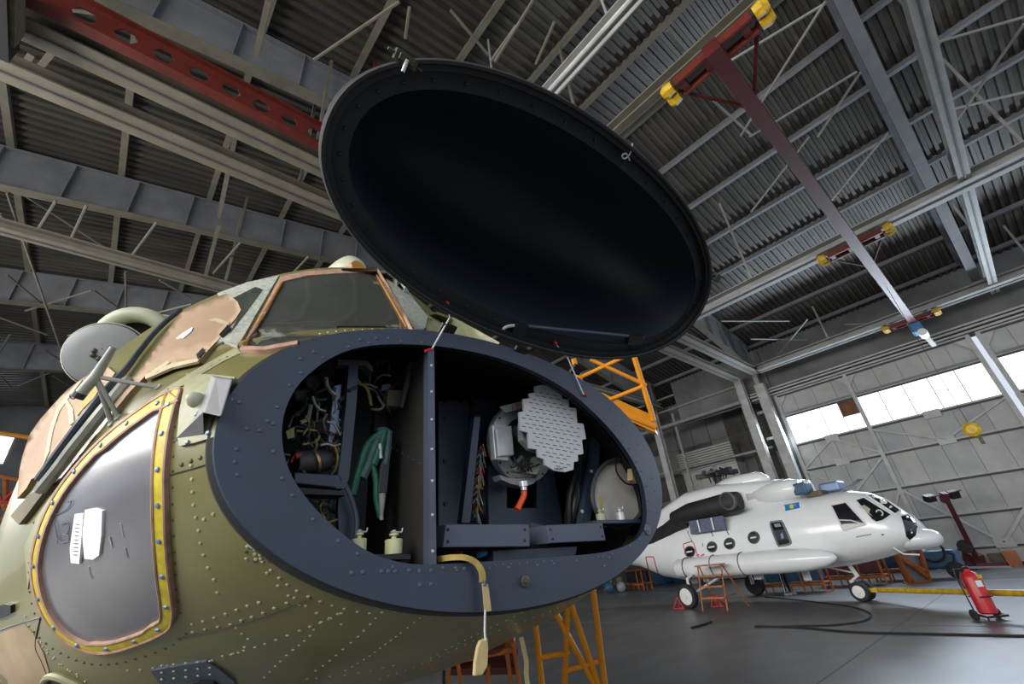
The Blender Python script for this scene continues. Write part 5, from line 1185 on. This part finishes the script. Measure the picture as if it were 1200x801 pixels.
# ground power cart
gc = thing('ground_cart', 'dark blue and white ground cart with black wheels right of the white nose', 'cart', zp(1095, 680)); p = zp(1098, 680)+Vector((1, 0, 0))
MB().box(p+Vector((0, 0, .75)), (1.3, 1.9, .7)).build('body', 'cart_blue', gc, bevel=.1); MB().box(p+Vector((-.1, .5, 1.25)), (1.0, .8, .35)).build('hood', 'white_matte', gc, bevel=.06); MB().box(p+Vector((-.2, .3, 1.48)), (.5, .6, .1)).build('cap', 'red_paint', gc)
for dy in (-.75, .7): MB().lathe(p+Vector((-.8, dy, .33)), (1, 0, 0), [(0, .22), (.03, .33), (.18, .33), (.2, .2)], 18).build('wheel', 'rubber', gc, smooth=True)
q = MB(); q.tube([p+Vector((-.7, -.6, 1.1)), p+Vector((-.7, -.9, .9)), p+Vector((-.75, -.8, .6))], .05, 6); q.tube([p+Vector((-.75, -.25+.42*math.cos(k*.5), 1.1+.42*math.sin(k*.5))) for k in range(12)], .05, 6); q.build('hose_coil', 'rubber', gc)
MB().bar(p+Vector((-.7, -.9, .4)), p+Vector((-.9, -2.4, .35)), .07, .07).build('drawbar', 'drum_grey', gc)
# maroon lamp mast trailer
b0 = xp(1147, 662, 32.3); lm_ = thing('lamp_mast', 'dark red leaning mast with two black floodlights by the door wall', 'lamp stand', b0); D5 = (b0-CAM).dot(FWD)
def R_(x, y, d=0): return at(x, y, D5+d)
MB().bar(R_(1145, 655), R_(1108, 582), .2, .18).build('mast', 'maroon', lm_); MB().bar(R_(1108, 588), R_(1106, 577), .26, .26).build('head', 'maroon', lm_)
MB().tube([R_(1088, 583), R_(1126, 574)], .035, 6).build('crossbar', 'maroon', lm_)
for poly in ([(1086, 582), (1096, 580), (1099, 587), (1088, 589)], [(1114, 577), (1124, 575), (1127, 583), (1117, 585)]): MB().prism([R_(*p) for p in poly], FWD*.25).build('floodlight', 'black', lm_)
MB().prism([R_(1142, 652), R_(1153, 650), R_(1158, 664), R_(1143, 664)], FWD*.6).build('base_box', 'maroon', lm_)
MB().bar(R_(1143, 664), R_(1208, 661), .2, .3).build('chassis', 'maroon', lm_)
for x, y in ((1131, 640), (1155, 668), (1135, 666)): MB().lathe(R_(x, y), (1, .1, 0), [(0, .15), (.03, .3), (.15, .3), (.18, .15)], 16).build('wheel' if y > 650 else 'cable_reel', 'rubber', lm_)
cb = thing('carton', 'brown and orange cartons behind the dark red mast trailer at right', 'box', R_(1178, 657)); p = R_(1175, 657, .3); MB().box((33.4, p.y+.15, .3), (.45, .5, .6)).build('box', 'brown_cloth', cb); MB().box((33.4, p.y-.4, .33), (.45, .45, .66)).build('box', 'orange_dull', cb)

# person standing behind the white helicopter: only the legs show below the belly
pp_ = zp(925, 697); ps = thing('person', 'person in navy trousers with white side stripes standing behind the white helicopter', 'person', pp_)
bm_v = {}
me = bpy.data.meshes.new('body'); J = [(0, 0, .98), (-.13, 0, .92), (-.15, .02, .5), (-.16, 0, .09), (-.17, -.2, .04), (.13, 0, .92), (.17, .02, .5), (.2, 0, .09), (.21, -.2, .04), (0, 0, 1.15), (0, .0, 1.42), (0, 0, 1.53), (0, -.02, 1.64), (0, -.02, 1.76), (-.2, 0, 1.42), (-.27, .0, 1.14), (-.25, -.12, .92), (.2, 0, 1.42), (.27, 0, 1.14), (.25, -.12, .92)]
Ed = [(0, 1), (1, 2), (2, 3), (3, 4), (0, 5), (5, 6), (6, 7), (7, 8), (0, 9), (9, 10), (10, 11), (11, 12), (12, 13), (10, 14), (14, 15), (15, 16), (10, 17), (17, 18), (18, 19)]
Rr = [.15, .1, .075, .05, .04, .1, .075, .05, .04, .14, .16, .055, .1, .08, .07, .05, .04, .07, .05, .04]
ca, sa = WR, WF
me.from_pydata([tuple(WR*x+WF*(-y)+WU*z) for x, y, z in J], Ed, []); bo = bpy.data.objects.new('body', me); C.objects.link(bo); bo.parent = ps
sk = bo.modifiers.new('skin', 'SKIN'); bo.modifiers.new('sub', 'SUBSURF').levels = 2
for i, r in enumerate(Rr): me.skin_vertices[0].data[i].radius = (r, r)
me.skin_vertices[0].data[0].use_root = True; me.materials.append(M['navy_cloth']); ORG['body'] = pp_
dg = bpy.context.evaluated_depsgraph_get(); ev = bo.evaluated_get(dg); nm = bpy.data.meshes.new_from_object(ev); bo.modifiers.clear(); bo.data = nm
for p in nm.polygons: p.use_smooth = True
if not nm.materials: nm.materials.append(M['navy_cloth'])
for s in (-.24, .27): MB().tube([pp_+WR*(s*.55)*1.0+WR*(.07 if s > 0 else -.07)+WU*.9+WR*0, pp_+WR*(s*.62+(.07 if s > 0 else -.07))+WU*.12], .02, 5).build('trouser_stripe', 'white_matte', ps)
for s in (-.165, .205): MB().box(pp_+WR*s+WF*.08+WU*.05, (.1, .3, .1), rz=.0).build('shoe', 'drum_grey', ps, bevel=.03)
MB().ball(pp_+WU*1.7, .115, 10, 6).build('head', 'skin', ps, smooth=True)
